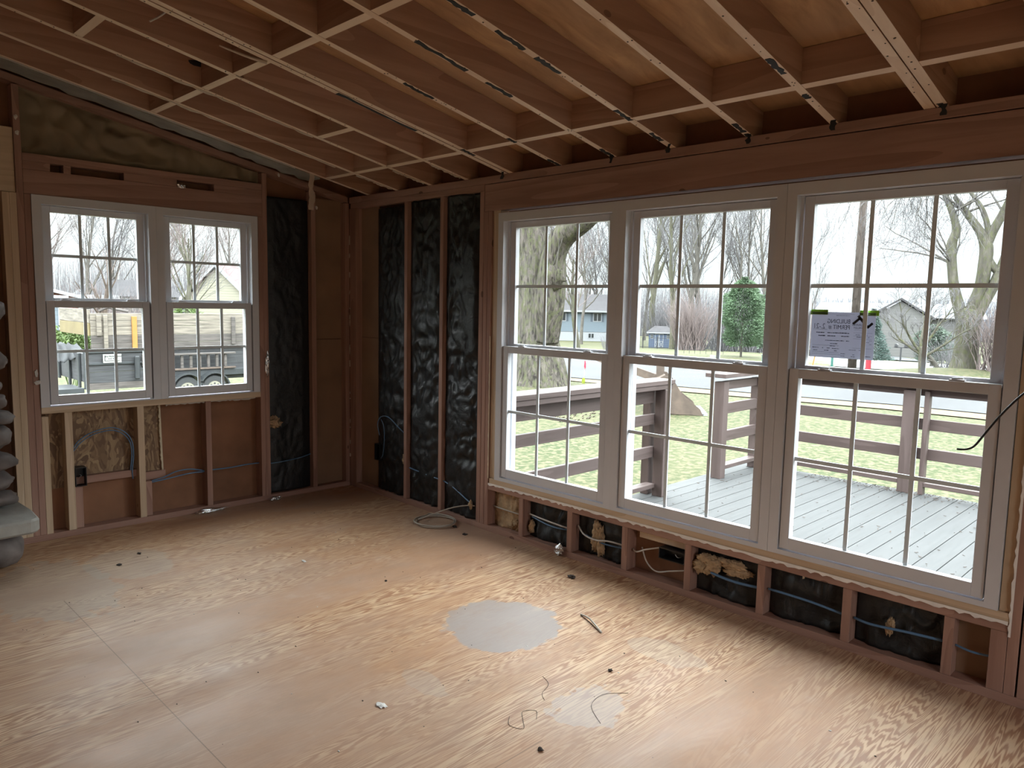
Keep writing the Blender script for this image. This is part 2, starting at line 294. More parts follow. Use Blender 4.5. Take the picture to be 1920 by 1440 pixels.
# ------------------------------------------------------------------ geometry helpers
class MB:
    def __init__(s): s.v = []; s.f = []; s.m = []
    def add(s, v, f, mi=0):
        n = len(s.v); s.v += [tuple(a) for a in v]; s.f += [tuple(i+n for i in q) for q in f]; s.m += [mi]*len(f); return s
    def box(s, x0, x1, y0, y1, z0, z1, mi=0, bottom=None):
        v = [(x0, y0, z0), (x1, y0, z0), (x1, y1, z0), (x0, y1, z0), (x0, y0, z1), (x1, y0, z1), (x1, y1, z1), (x0, y1, z1)]
        return s.hexa(v, mi, bottom)
    def hexa(s, v, mi=0, bottom=None):
        s.add(v, [(3, 2, 1, 0), (4, 5, 6, 7), (0, 1, 5, 4), (1, 2, 6, 5), (2, 3, 7, 6), (3, 0, 4, 7)], mi)
        if bottom is not None: s.m[-6] = bottom
        return s
    def obox(s, mat, sx, sy, sz, mi=0):
        v = [mat @ Vector((a*sx/2, b*sy/2, c*sz/2)) for c in (-1, 1) for a, b in ((-1, -1), (1, -1), (1, 1), (-1, 1))]
        return s.hexa(v, mi)
    def beam(s, a, b, wd, ht, up=(0, 0, 1), mi=0):
        a, b = Vector(a), Vector(b); d = (b-a).normalized(); sd = d.cross(Vector(up)).normalized(); u = sd.cross(d)
        v = [q+sd*i*wd/2+u*j*ht/2 for j in (-1, 1) for q, i in ((a, -1), (b, -1), (b, 1), (a, 1))]
        return s.hexa(v, mi)
    def tube(s, pts, rad, n=6, mi=0, caps=True):
        pts = [Vector(p) for p in pts]
        if not isinstance(rad, (list, tuple)): rad = [rad]*len(pts)
        base = len(s.v); ref = None
        for i, p in enumerate(pts):
            d = (pts[min(i+1, len(pts)-1)]-pts[max(i-1, 0)]).normalized()
            if ref is None: ref = d.orthogonal().normalized()
            ref = (ref - d*ref.dot(d)); ref = ref.normalized() if ref.length > 1e-6 else d.orthogonal().normalized()
            bi = d.cross(ref)
            for k in range(n):
                a = 2*math.pi*k/n; s.v.append(tuple(p+(ref*math.cos(a)+bi*math.sin(a))*rad[i]))
        for i in range(len(pts)-1):
            for k in range(n):
                k2 = (k+1) % n
                s.f.append((base+i*n+k, base+i*n+k2, base+(i+1)*n+k2, base+(i+1)*n+k)); s.m.append(mi)
        if caps:
            s.f.append(tuple(base+k for k in reversed(range(n)))); s.m.append(mi)
            s.f.append(tuple(base+(len(pts)-1)*n+k for k in range(n))); s.m.append(mi)
        return s
    def prism(s, poly, z0, z1, ax='z', mi=0):   # poly in plane perpendicular to ax
        def P(a, b, c): return {'z': (a, b, c), 'y': (a, c, b), 'x': (c, a, b)}[ax]
        n = len(poly); v = [P(a, b, z0) for a, b in poly]+[P(a, b, z1) for a, b in poly]
        f = [tuple(reversed(range(n))), tuple(range(n, 2*n))]+[(i, (i+1) % n, n+(i+1) % n, n+i) for i in range(n)]
        return s.add(v, f, mi)
    def cyl(s, a, b, r, n=16, mi=0): return s.tube([a, b], r, n, mi)
    def blob(s, c, r, sub=2, amp=.25, fr=2.0, seed=0, mi=0, mat=None, wild=0):
        import bmesh
        bm = bmesh.new(); bmesh.ops.create_icosphere(bm, subdivisions=sub, radius=1)
        vs = []
        for v in bm.verts:
            p = v.co.copy(); k = 1+amp*noise.noise(p*fr+Vector((seed*7.3, seed*3.1, seed))) + amp*.5*noise.noise(p*fr*2.7+Vector((seed, 5, 2)))
            if wild: k += wild*(.5*noise.noise(p*9+Vector((seed, 1, 2)))+.4*noise.noise(p*19+Vector((seed, 4, 2))))
            q = Vector((p.x*r[0]*k, p.y*r[1]*k, p.z*r[2]*k))
            if mat is not None: q = mat @ q
            vs.append(q+Vector(c))
        fs = [[v.index for v in f.verts] for f in bm.faces]; bm.free()
        return s.add(vs, fs, mi)
    def build(s, name, mats, parent=None, smooth=False, bevel=0):
        me = bpy.data.meshes.new(name); me.from_pydata(s.v, [], s.f)
        for m in (mats if isinstance(mats, (list, tuple)) else [mats]): me.materials.append(m)
        if any(s.m): me.polygons.foreach_set('material_index', s.m)
        if smooth: me.polygons.foreach_set('use_smooth', [True]*len(me.polygons))
        me.update()
        import bmesh
        bm = bmesh.new(); bm.from_mesh(me); bmesh.ops.recalc_face_normals(bm, faces=bm.faces)
        if bevel: bmesh.ops.bevel(bm, geom=bm.edges[:], offset=bevel, segments=1, affect='EDGES', clamp_overlap=True)
        bm.to_mesh(me); bm.free()
        o = bpy.data.objects.new(name, me); col.objects.link(o)
        if parent: o.parent = parent
        return o
def tag(o, label, cat, group=None, kind=None):
    o['label'] = label; o['category'] = cat
    if group: o['group'] = group
    if kind: o['kind'] = kind
    return o
def struct(o, label=None, cat=None):
    o['kind'] = 'structure'
    if label: o['label'] = label
    if cat: o['category'] = cat
    return o
def empty(name, loc=(0, 0, 0), rz=0):
    o = bpy.data.objects.new(name, None); col.objects.link(o); o.location = loc; o.rotation_euler = (0, 0, rz); o.empty_display_size = .1; return o
def lum(name, x0, x1, y0, y1, z0, z1, kind, label, cat='stud', group=None, edge=None):
    d = [x1-x0, y1-y0, z1-z0]; ax = 'xyz'[d.index(max(d))]
    o = MB().box(x0, x1, y0, y1, z0, z1).build(name, wood(kind, ax), bevel=.0015)
    return tag(o, label, cat, group)
def smoothpts(pts, n=8):
    pts = [Vector(p) for p in pts]; out = []
    for i in range(len(pts)-1):
        p0, p1, p2, p3 = pts[max(i-1, 0)], pts[i], pts[i+1], pts[min(i+2, len(pts)-1)]
        for k in range(n):
            t = k/n; out.append(.5*((2*p1)+(-p0+p2)*t+(2*p0-5*p1+4*p2-p3)*t*t+(-p0+3*p1-3*p2+p3)*t**3))
    return out+[pts[-1]]
def cable(name, pts, r, mat, label, n=8, parent=None, cat='cable'):
    o = MB().tube(smoothpts(pts), r, 8).build(name, mat, parent, smooth=True)
    if parent is None: tag(o, label, cat)
    return o

# ------------------------------------------------------------------ room shell
ZR = lambda y: 2.32-.2*y          # underside of the rafters
XE, YB = 8.0, -6.5
struct(MB().box(-.1, XE+.1, YB-.1, .1, -.06, 0).build('floor', M['floor']))
# right wall sheathing with the triple opening
b = MB(); b.box(-.105, XE+.1, .0905, .11, 0, .29).box(-.105, XE+.1, .0905, .11, 2.09, 2.47).box(-.105, 1.70, .0905, .11, .29, 2.09).box(4.60, XE+.1, .0905, .11, .29, 2.09)
struct(b.build('wall_right', M['fibre']))
b = MB(); b.box(-.11, -.0905, YB, .11, 0, .80).box(-.11, -.0905, YB, -2.2, .80, 2.10).box(-.11, -.0905, -.75, .11, .80, 2.10)
b.hexa([(-.11, YB, 2.10), (-.0905, YB, 2.10), (-.0905, .11, 2.10), (-.11, .11, 2.10), (-.11, YB, ZR(YB)+.14), (-.0905, YB, ZR(YB)+.14), (-.0905, .11, ZR(.11)+.14), (-.11, .11, ZR(.11)+.14)])
struct(b.build('wall_left', M['fibre']))
# the plastered walls behind the viewer
b = MB(); b.box(-.11, XE+.1, YB-.1, YB, 0, 3.9)
struct(b.build('wall_back', M['plaster']))
b = MB(); b.box(XE, XE+.1, YB, -2.9, 0, 2.2).box(XE, XE+.1, -1.7, .09, 0, 2.2)  # gap between these is added to light the left wall and rafter faces
b.hexa([(XE, YB, 2.2), (XE+.1, YB, 2.2), (XE+.1, .09, 2.2), (XE, .09, 2.2), (XE, YB, ZR(YB)+.14), (XE+.1, YB, ZR(YB)+.14), (XE+.1, .09, ZR(.09)+.14), (XE, .09, ZR(.09)+.14)])
struct(b.build('wall_side', M['plaster']))
def slab(x0, x1, y0, y1, lo, hi):
    return [(x0, y0, ZR(y0)+lo), (x1, y0, ZR(y0)+lo), (x1, y1, ZR(y1)+lo), (x0, y1, ZR(y1)+lo), (x0, y0, ZR(y0)+hi), (x1, y0, ZR(y0)+hi), (x1, y1, ZR(y1)+hi), (x0, y1, ZR(y1)+hi)]
struct(MB().hexa(slab(-.3, XE+.3, YB-.3, .45, .1415, .16)).build('ceiling', M['ceil']))

# ------------------------------------------------------------------ rafters
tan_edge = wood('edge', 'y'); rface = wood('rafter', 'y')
RX = [(.262, 'roof rafter running closest beside the left wall'), (.63, 'roof rafter second out from the left wall, torn paper along its edge'), (1.02, 'roof rafter third out from the left wall'),
      (1.40, 'roof rafter fourth out from the left wall'), (1.765, 'left half of the paired rafters in the middle of the ceiling'), (1.812, 'right half of the paired rafters in the middle of the ceiling'),
      (2.215, 'roof rafter just right of the middle paired rafters'), (2.61, 'roof rafter second right of the middle pair, ending over first tall window'), (2.985, 'roof rafter with ragged black paper stapled under it'),
      (3.405, 'roof rafter meeting the wall above the middle tall window'), (3.80, 'roof rafter second left of the nail-scarred pair'), (4.178, 'left board of the nail-scarred rafter pair at the right'), (4.225, 'right board of the nail-scarred rafter pair at the right'),
      (4.62, 'roof rafter right of the nail-scarred pair')]
rafters = []
for i, (x, lab) in enumerate(RX):
    hw = .0185 if i not in (11, 12) else .021
    v = slab(x-hw, x+hw, YB, .10, 0, .14)
    n = 24; mb = MB()
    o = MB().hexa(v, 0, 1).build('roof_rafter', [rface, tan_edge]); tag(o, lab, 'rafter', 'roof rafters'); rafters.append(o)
for x in (5.02,):
    tag(MB().hexa(slab(x-.0185, x+.0185, YB, .10, 0, .14), 0, 1).build('roof_rafter', [rface, tan_edge]), 'roof rafter farthest right, above the end of the header beam', 'rafter', 'roof rafters')
xs = [r[0] for r in RX]+[5.02]
rfx, edx = wood('rafter', 'x'), wood('edge', 'x')
names = ['first', 'second', 'third', 'fourth', 'fifth', 'sixth', 'seventh', 'eighth', 'ninth', 'tenth', 'eleventh', 'twelfth', 'thirteenth', 'fourteenth']
def blockrow(y, where, gapset, th=.038, lab=None):
    c = 0
    for i in range(len(xs)-1):
        if i in (4, 11) or i not in gapset: continue
        a = xs[i]+(.0215 if i in (11, 12) else .019); bb = xs[i+1]-(.0215 if i+1 in (11, 12) else .019)
        o = MB().hexa(slab(a, bb, y-th/2, y+th/2, .001, .139), 0, 1).build('rafter_block', [rfx, edx])
        tag(o, lab or f'{names[c]} wood block from the left {where}', 'blocking', 'blocking between the rafters'); c += 1
blockrow(-.36, 'in the row nearest the window wall', set(range(0, 14)))
blockrow(-1.57, 'in the mid-ceiling row', set(range(0, 10)))
blockrow(-.87, '', {2}, lab='lone wood block between the two block rows, left of the paired rafters')
blockrow(-2.18, '', {2}, lab='lone wood block near the upper left corner of the view')
# torn black paper, staples and nails left on the rafter edges
def onraf(i, y, w0=-.015, w1=.015, L=.12, mat='scrap', jag=.006, name='paper_remnant', drop=.0015):
    x = RX[i][0]; rnd = random.Random(int(i*131+y*1000)); n = 9
    pts = []
    for k in range(n+1): pts.append((w0+rnd.uniform(-jag, jag), y+L*k/n))
    top = [(w1+rnd.uniform(-jag, jag), y+L*k/n) for k in range(n, -1, -1)]
    mb = MB()
    for k in range(n):
        a, b2 = pts[k], pts[k+1]; c2, d2 = top[n-k-1], top[n-k]
        q = [(x+a[0], a[1]), (x+d2[0], d2[1]), (x+c2[0], c2[1]), (x+b2[0], b2[1])]
        mb.hexa([(u, vv, ZR(vv)-drop-.001) for u, vv in q]+[(u, vv, ZR(vv)-.0004) for u, vv in q])
    return mb.build(name, M[mat], rafters[i])
for i, y, L in ((8, -1.50, .13), (8, -1.25, .16), (8, -1.02, .15), (8, -.48, .12), (8, -.2, .1), (7, -1.35, .28), (7, -.95, .16), (7, -.12, .12), (6, -1.12, .18), (6, -.42, .06), (6, -.1, .1), (9, -.15, .1), (10, -.62, .13), (10, -.3, .04), (4, -1.2, .5), (5, -.4, .1), (11, -1.0, .07), (9, -.03, .08), (12, -.03, .05)):
    onraf(i, y, -.013, .010, L)
for i, y in ((7, -.03), (8, -.05), (9, -.02), (10, -.03), (12, -.02), (4, -.03)):      # black paper tabs hanging at the plate
    x = RX[i][0]; mb = MB(); rn_ = random.Random(i); prev = None
    for k in range(6):
        z = ZR(y)-.001-.009*k; w1 = .010+rn_.uniform(-.004, .006); xx_ = x+rn_.uniform(-.004, .004)+.012
        q = [(xx_-w1, y-.002*k, z), (xx_+w1, y-.002*k, z), (xx_+w1, y-.002*k-.002, z), (xx_-w1, y-.002*k-.002, z)]
        if prev: mb.hexa(prev+q)
        prev = q
    mb.build('paper_tab', M['scrap'], rafters[i])
MB().blob((1.04, -1.61, 2.758), (.004, .045, .016), 2, .3, 2, 3).build('knot', M['scrap'], rafters[2])
nail = MB(); rnd = random.Random(3)
for i in range(2, 14):
    for k in range(26):
        y = rnd.uniform(-2.6, 0); x = RX[i][0]+rnd.uniform(-.012, .012); z = ZR(y)
        nb = MB().cyl((x, y, z+.003), (x, y, z-.0012), rnd.choice([.0022, .003, .004]), 6)
        nail.add(nb.v, nb.f)
o = nail.build('nail_heads', M['dirt']); tag(o, 'scattered dark nail heads and staple holes along the rafter undersides', 'nails', kind='stuff')
# torn drywall paper strips on the leftmost rafters
def ragged(name, p0, p1, wmin, wmax, mat, parent=None, n=26, th=.003, seed=1, up=(0, 0, 1), sag=0):
    rn = random.Random(seed); p0, p1 = Vector(p0), Vector(p1); d = (p1-p0).normalized(); u = Vector(up); u = (u-d*u.dot(d)).normalized(); s_ = d.cross(u)
    mb = MB(); prev = None
    for k in range(n+1):
        t = k/n; c = p0.lerp(p1, t)+u*(rn.uniform(-1, 1)*sag); wd = rn.uniform(wmin, wmax)
        q = [c-u*wd-s_*th/2, c+u*.004-s_*th/2, c+u*.004+s_*th/2, c-u*wd+s_*th/2]
        if prev: mb.hexa([*prev, *q])
        prev = q
    return mb.build(name, M[mat], parent)
for i, y0, y1, sd in ((1, -1.9, -.5, 1), (0, -2.7, -.6, 2), (2, -2.0, -.9, 4), (1, -.33, -.03, 5), (2, -.3, -.04, 6), (3, -.3, -.04, 7)):
    x = RX[i][0]
    ragged('torn_paper_edge', (x-.012, y0, ZR(y0)-.002), (x-.012, y1, ZR(y1)-.002), .004, .022, 'paper' if i else 'drywall', rafters[i], seed=sd, sag=.003, up=(1, 0, .15))
mb = MB(); mb.tube(smoothpts([(1.745, -1.57, ZR(-1.57)-.006), (1.712, -1.66, ZR(-1.66)-.008), (1.70, -1.78, ZR(-1.78)-.012)]), [.010-.0004*k for k in range(17)], 5)
tag(mb.build('wood_splinter', M['paper'], smooth=True), 'long pale splinter hanging where mid blocks meet the paired rafters', 'splinter')
cable('wire_stub', [(1.75, -2.02, ZR(-2.02)+.02), (1.68, -2.03, ZR(-2.03)+.005), (1.61, -2.05, ZR(-2.05)-.01)], .004, M['white_cable'], 'short white wire stub poking from the ceiling at upper left', cat='wire')
# ------------------------------------------------------------------ right wall framing
S = .4064; SX = [1.962+S*k for k in range(-3, 8)]   # stud centres
TW = 'the window wall'
lum('bottom_plate', .092, 4.95, 0, .089, 0, .038, 'old', 'long bottom plate on the floor under the triple window', 'plate')
lum('top_plate', 0, 5.6, 0, .089, 2.2725, 2.318, 'old', 'upper top plate running under the rafters over the triple window', 'plate')
lum('top_plate', .02, 1.575, 0, .089, 2.231, 2.2715, 'old', 'lower top plate over the black insulated bays right of the corner', 'plate')
lum('window_header', 1.578, 4.93, .003, .089, 2.10, 2.2680, 'old', 'deep knotty header beam above the triple window', 'header')
lum('wall_stud', .001, .09, .001, .089, 0, 2.231, 'old', 'dark corner post where the two window walls meet', 'stud')
lum('wall_stud', SX[0]-.017, SX[0]+.017, 0, .089, .0385, 2.230, 'old', 'tall stud between first and second black bays from the corner', 'stud', 'tall studs by the corner')
lum('wall_stud', SX[1]-.018, SX[1]+.018, 0, .089, .0385, 2.230, 'old', 'tall stud between second and third black bays from the corner', 'stud', 'tall studs by the corner')
lum('wall_stud', SX[2]-.019, SX[2]+.019, 0, .089, .0385, 2.230, 'old', 'tall king stud at the right of the black insulated bays', 'stud')
lum('wall_stud', SX[2]+.0215, SX[2]+.058, 0, .089, .0385, 2.099, 'old', 'jack stud under the header, beside the tall king stud', 'stud')
lum('wall_stud', SX[2]+.060, SX[2]+.096, 0, .089, .0385, 2.099, 'old', 'jack stud nearest the left jamb of the triple window', 'stud')
lum('pine_filler_strip', 1.6545, 1.7185, .012, .089, .3625, 2.099, 'new', 'pale pine strip against the left jamb of the triple window', 'filler strip')
lum('pine_filler_strip', 4.565, 4.603, .006, .089, .3625, 2.099, 'new', 'pale pine strip against the right jamb of the triple window', 'filler strip')
lum('wall_stud', 4.6035, 4.641, 0, .089, .0385, 2.099, 'old', 'jack stud at the right end of the triple window', 'stud')
lum('wall_stud', 4.648, 4.69, 0, .089, .0385, 2.099, 'old', 'king stud behind the gap, right of the triple window', 'stud')
lum('wall_stud', 4.692, 4.90, 0, .089, .0385, 2.099, 'old', 'wide stud at the extreme right of the window wall', 'stud')
lum('rough_sill', SX[2]+.097, 4.6025, 0, .089, .2835, .321, 'old', 'reddish old rough sill under the triple window', 'sill plate')
lum('pine_sill', SX[2]+.11, 4.6025, -.003, .085, .3215, .362, 'new', 'pale new pine sill on top of the old one under the triple window', 'sill plate')
nm = ['first', 'second', 'third', 'fourth', 'fifth', 'sixth', 'seventh']
for k in range(7):
    x = SX[3+k]; lum('cripple_stud', x-.019, x+.019, 0, .089, .0385, .283, 'old', f'{nm[k]} short cripple stud from the left below the triple window', 'stud', 'cripple studs under the triple window')
lum('cripple_stud', 4.545, 4.602, 0, .089, .0385, .283, 'old', 'last wide cripple stud at right end below the triple window', 'stud')
ragged('drywall_ridge', (1.66, -.006, .326), (4.60, -.006, .326), .004, .016, 'ridge', n=160, seed=9)
o = bpy.data.objects['drywall_ridge']; tag(o, 'ragged line of torn drywall along the pale sill of triple window', 'drywall strip')
o = ragged('drywall_ridge', (4.608, -.004, .27), (4.608, -.004, 1.35), .002, .009, 'ridge', n=60, seed=10, up=(1, 0, 0)); tag(o, 'ragged drywall line running up the right jamb of triple window', 'drywall strip')
o = ragged('caulk_line', (1.655, -.004, .36), (1.655, -.004, 1.3), .001, .005, 'foam', n=60, seed=11, up=(1, 0, 0)); tag(o, 'crusty foam line on the left jamb of the triple window', 'foam strip')
# ------------------------------------------------------------------ insulation
def batt(name, x0, x1, z0, z1, y0, mat, label, cat='insulation', seed=0, amp=.018, fold=1.0, left=False, nx=14, th=.02, group=None):
    nx = max(nx, int((x1-x0)/.011)); nz = max(6, int((z1-z0)/.014)); v = []; f = []
    for j in range(nz+1):
        for i in range(nx+1):
            x = x0+(x1-x0)*i/nx; z = z0+(z1-z0)*j/nz
            e = min(1, min(i, nx-i)/6.0, 9)
            p = Vector((x*3, seed*5.1, z*2.2)); q = Vector((x*11, seed*3.7, z*7))
            h = amp*(1.3*noise.noise(p)+fold*(abs(noise.noise(q+Vector((noise.noise(p*2)*3, 0, 0))))*1.4-.3)+.4*fold*noise.noise(q*2.2)+fold*.9*max(0, .35-abs(noise.noise(Vector((x*9+z*5+seed, seed, z*6-x*7)))+.6*noise.noise(q*.8)))*1.6)
            y = y0-e*h*1.2-.012*e
            y = max(.004, min(y, .083-th*0)) if True else y
            v.append((x, y, z))
    W = nx+1
    for j in range(nz):
        for i in range(nx): f.append((j*W+i, j*W+i+1, (j+1)*W+i+1, (j+1)*W+i))
    n0 = len(v); v += [(x0, .088, z0), (x1, .088, z0), (x1, .088, z1), (x0, .088, z1)]
    f.append((n0+3, n0+2, n0+1, n0))
    f.append(tuple(range(0, W))[::-1]+(n0, n0+1)); f.append(tuple(nz*W+i for i in range(W))+(n0+2, n0+3))
    f.append(tuple(j*W for j in range(nz+1))+(n0+3, n0)); f.append(tuple(j*W+nx for j in reversed(range(nz+1)))+(n0+1, n0+2))
    if left: v = [(-y, x, z) for x, y, z in v]
    me = bpy.data.meshes.new(name); me.from_pydata(v, [], f); me.materials.append(M[mat])
    for p in me.polygons: p.use_smooth = len(p.vertices) == 4 and p.index < nz*nx
    o = bpy.data.objects.new(name, me); col.objects.link(o); tag(o, label, cat, group); return o
bz = (.039, 2.230)
batt('black_insulation', .335, SX[0]-.018, .039, 2.21, .046, 'black', 'black sheeted insulation in the bay nearest the corner, pale cable looped below', seed=1, amp=.016, group='tall black insulation bays')
batt('black_insulation', SX[0]+.018, SX[1]-.019, .039, 2.228, .036, 'black', 'wrinkled black insulation in the middle tall bay right of the corner', seed=2, amp=.022, group='tall black insulation bays')
batt('black_insulation', SX[1]+.019, SX[2]-.020, .039, 2.228, .034, 'black', 'crumpled black insulation in tall bay beside the triple window', seed=3, amp=.024, group='tall black insulation bays')
b = MB().box(.092, .333, .055, .088, .0385, 1.22).box(.092, .333, .058, .088, 1.224, 2.23); tag(b.build('tan_wall_board', M['tan']), 'two tan boards stacked in the narrow bay right of the corner post', 'board')
lowb = [(SX[3]+.0195, SX[4]-.0195, 'black', 'black insulation in the second low bay, foil scrap before it'), (SX[4]+.0195, SX[5]-.0195, 'black', 'black insulation in the third low bay, split by hanging wool'),
        (SX[6]+.0195, SX[7]-.0195, 'black', 'black insulation in the fifth low bay under wool clumps'), (SX[7]+.0195, SX[8]-.0195, 'black', 'black insulation in sixth low bay, with a small yellow mark'), (SX[8]+.0195, SX[9]-.0195, 'black', 'black insulation in seventh low bay, ripped at centre')]
for k, (a, c, mm, lb) in enumerate(lowb): batt('black_insulation', a, c, .039, .282, .070, mm, lb, seed=10+k, amp=.02, group='low black insulation bays')
batt('kraft_insulation', SX[2]+.0975, SX[3]-.0195, .039, .282, .070, 'wool', 'tan fibrous insulation in the first low bay from the left', seed=21, amp=.015)
tag(MB().box(SX[9]+.0195, 4.544, .070, .088, .039, .282).build('brown_backing_board', M['tan']), 'brown board closing the last low bay at the right end', 'board')
lum('pine_nailer', SX[5]+.0195+.05, SX[6]-.0195, .045, .088, .235, .282, 'new', 'yellow pine nailer under the sill in the fourth low bay', 'board')
def wool(name, c, r, label, seed, n=5, parent=None, left=False):
    mb = MB(); rn = random.Random(seed)
    for k in range(n):
        cc = (c[0]+rn.uniform(-1, 1)*r[0]*.6, c[1]+rn.uniform(-.5, .5)*r[1]*.3, c[2]+rn.uniform(-1, 1)*r[2]*.6)
        mb.blob(cc, (r[0]*rn.uniform(.4, .7), r[1]*rn.uniform(.6, 1), r[2]*rn.uniform(.35, .65)), 4, .55, 2.6, seed+k, wild=.5)
    o = mb.build(name, M['wool'], parent, smooth=True)
    if not parent: tag(o, label, 'insulation')
    return o
wool('wool_clump', (SX[4]+.19, .042, .155), (.045, .018, .10), 'hanging strip of tan wool in the third low bay', 3, 7)
wool('wool_clump', (SX[6]+.10, .025, .20), (.07, .022, .055), 'large torn clump of tan wool at left of fifth low bay', 4, 8)
wool('wool_clump', (SX[6]+.24, .035, .215), (.08, .018, .04), 'second smaller clump of tan wool in the fifth low bay', 5, 7)
wool('wool_clump', (SX[8]+.17, .040, .155), (.022, .014, .05), 'small yellow foam chunk behind blue cable in seventh low bay', 6, 4)
wool('wool_clump', (SX[2]+.30, .045, .09), (.05, .018, .04), 'loose wool tuft at the bottom of the first low bay', 8, 4)
wool('wool_clump', (SX[3]+.07, .040, .11), (.03, .016, .045), 'small wool tuft left side of the second low bay', 12, 4)
wool('wool_clump', (SX[0]-.035, .022, .34), (.03, .014, .045), 'small wool tuft against the first tall stud', 9, 4)
# electric boxes
def ebox(name, x0, x1, y0, y1, z0, z1, label, axis='y'):
    r_ = empty(name, ((x0+x1)/2, (y0+y1)/2, z0)); tag(r_, label, 'electrical box')
    ox, oy, oz = r_.location
    t = .004; mb = MB()
    X0, X1, Y0, Y1, Z0, Z1 = x0-ox, x1-ox, y0-oy, y1-oy, 0, z1-z0
    if axis == 'y':
        mb.box(X0, X1, Y1-t, Y1, Z0, Z1).box(X0, X0+t, Y0, Y1-t, Z0, Z1).box(X1-t, X1, Y0, Y1-t, Z0, Z1).box(X0+t, X1-t, Y0, Y1-t, Z0, Z0+t).box(X0+t, X1-t, Y0, Y1-t, Z1-t, Z1)
    else:
        mb.box(X0, X0+t, Y0, Y1, Z0, Z1).box(X0+t, X1, Y0, Y0+t, Z0, Z1).box(X0+t, X1, Y1-t, Y1, Z0, Z1).box(X0+t, X1, Y0+t, Y1-t, Z0, Z0+t).box(X0+t, X1, Y0+t, Y1-t, Z1-t, Z1)
    mb.build('box_shell', M['blackplastic'], r_)
    if axis == 'y': MB().tube(smoothpts([(0, Y1-.02, (Z1)*.4), (.012, Y0+.02, Z1*.6), (.03, Y0+.012, Z1*.45), (.035, Y1-.02, Z1*.35)]), .002, 6).build('wire_end', M['white_cable'], r_, smooth=True)
    else: MB().tube(smoothpts([(X0+.02, -.01, Z1*.25), (X1-.01, -.005, Z1*.5), (X1-.012, .004, Z1*.55), (X1-.03, .0, Z1*.6)]), .0012, 6).build('wire_end', M['white_cable'], r_, smooth=True)
    return r_
ebox('outlet_box', 3.0, SX[6]-.021, -.0+.004, .068, .165, .225, 'black plastic outlet box lying sideways in the fourth low bay')
ebox('outlet_box', .34, .41, .004, .06, .27, .40, 'black outlet box on its side in the bay nearest the corner')
# cables of the window wall
cable('blue_cable', [(SX[0]+.03, .02, .275), (.95, .012, .265), (SX[1]-.018, .02, .25), (SX[1]+.03, .022, .245), (1.30, .012, .22), (1.44, -.004, .175), (1.50, -.006, .155)], .0045, M['blue'], 'pale blue cable crossing the tall bays down to the coil')
cable('blue_cable', [(.40, .01, .47), (.39, .0, .56), (.45, -.008, .625), (.55, -.008, .63), (.65, .004, .57), (SX[0]-.02, .02, .52)], .0035, M['blue'], 'blue cable arched in the black bay nearest the corner')
cable('blue_cable', [(.42, .01, .60), (.48, -.006, .55), (.49, -.008, .44), (.46, .0, .33), (.415, .01, .29)], .003, M['blue'], 'thin blue cable curling into the box nearest the corner')
cable('white_cable', [(1.66, .05, .165), (1.75, .03, .168), (1.9, .03, .165), (SX[3]-.02, .05, .162)], .005, M['grey_cable'], 'grey cable crossing the first low bay')
cable('white_cable', [(2.0, .04, .185), (2.12, .018, .185), (2.25, .016, .178), (2.35, .04, .165)], .005, M['white_cable'], 'white cable crossing the second low bay')
cable('blue_cable', [(2.02, .045, .17), (2.15, .03, .155), (2.25, .03, .15), (2.34, .05, .155)], .0045, M['blue'], 'dark blue cable below the white one in the second low bay')
cable('white_cable', [(2.40, .045, .20), (2.47, .018, .165), (2.56, .012, .155), (2.66, .014, .17), (2.75, .04, .16)], .005, M['white_cable'], 'white cable crossing before the wool in the third low bay')
cable('blue_cable', [(2.45, .05, .155), (2.6, .03, .14), (2.75, .05, .14)], .0045, M['blue'], 'blue cable under the white one in the third low bay')
cable('white_cable', [(2.80, .05, .155), (2.84, .03, .152), (2.90, .028, .18), (2.98, .055, .205)], .0045, M['white_cable'], 'two-ended white cable rising at left of the fourth low bay')
cable('white_cable', [(2.86, .05, .18), (2.90, .04, .11), (2.97, .03, .075), (3.06, .03, .10), (3.15, .04, .125)], .004, M['white_cable'], 'thin white cable sagging below the outlet box in fourth low bay')
cable('blue_cable', [(3.24, .04, .175), (3.33, .012, .165), (3.45, .012, .155), (3.565, .03, .155)], .007, M['blue'], 'thick pale blue cable in the fifth low bay')
cable('blue_cable', [(3.615, .03, .165), (3.72, .012, .172), (3.84, .010, .170), (3.97, .03, .150)], .006, M['blue'], 'pale blue cable in the sixth low bay')
cable('blue_cable', [(4.02, .03, .150), (4.10, .012, .150), (4.25, .008, .165), (4.375, .03, .165)], .006, M['blue'], 'pale blue cable in the seventh low bay')
cable('blue_cable', [(4.42, .04, .160), (4.48, .03, .155), (4.543, .04, .155)], .005, M['blue'], 'dull blue cable in the last low bay at right')
tag(MB().box(3.775, 3.785, .035, .037, .235, .275).build('yellow_print_mark', M['foam']), 'small yellow printed mark on sixth low bay insulation', 'mark')
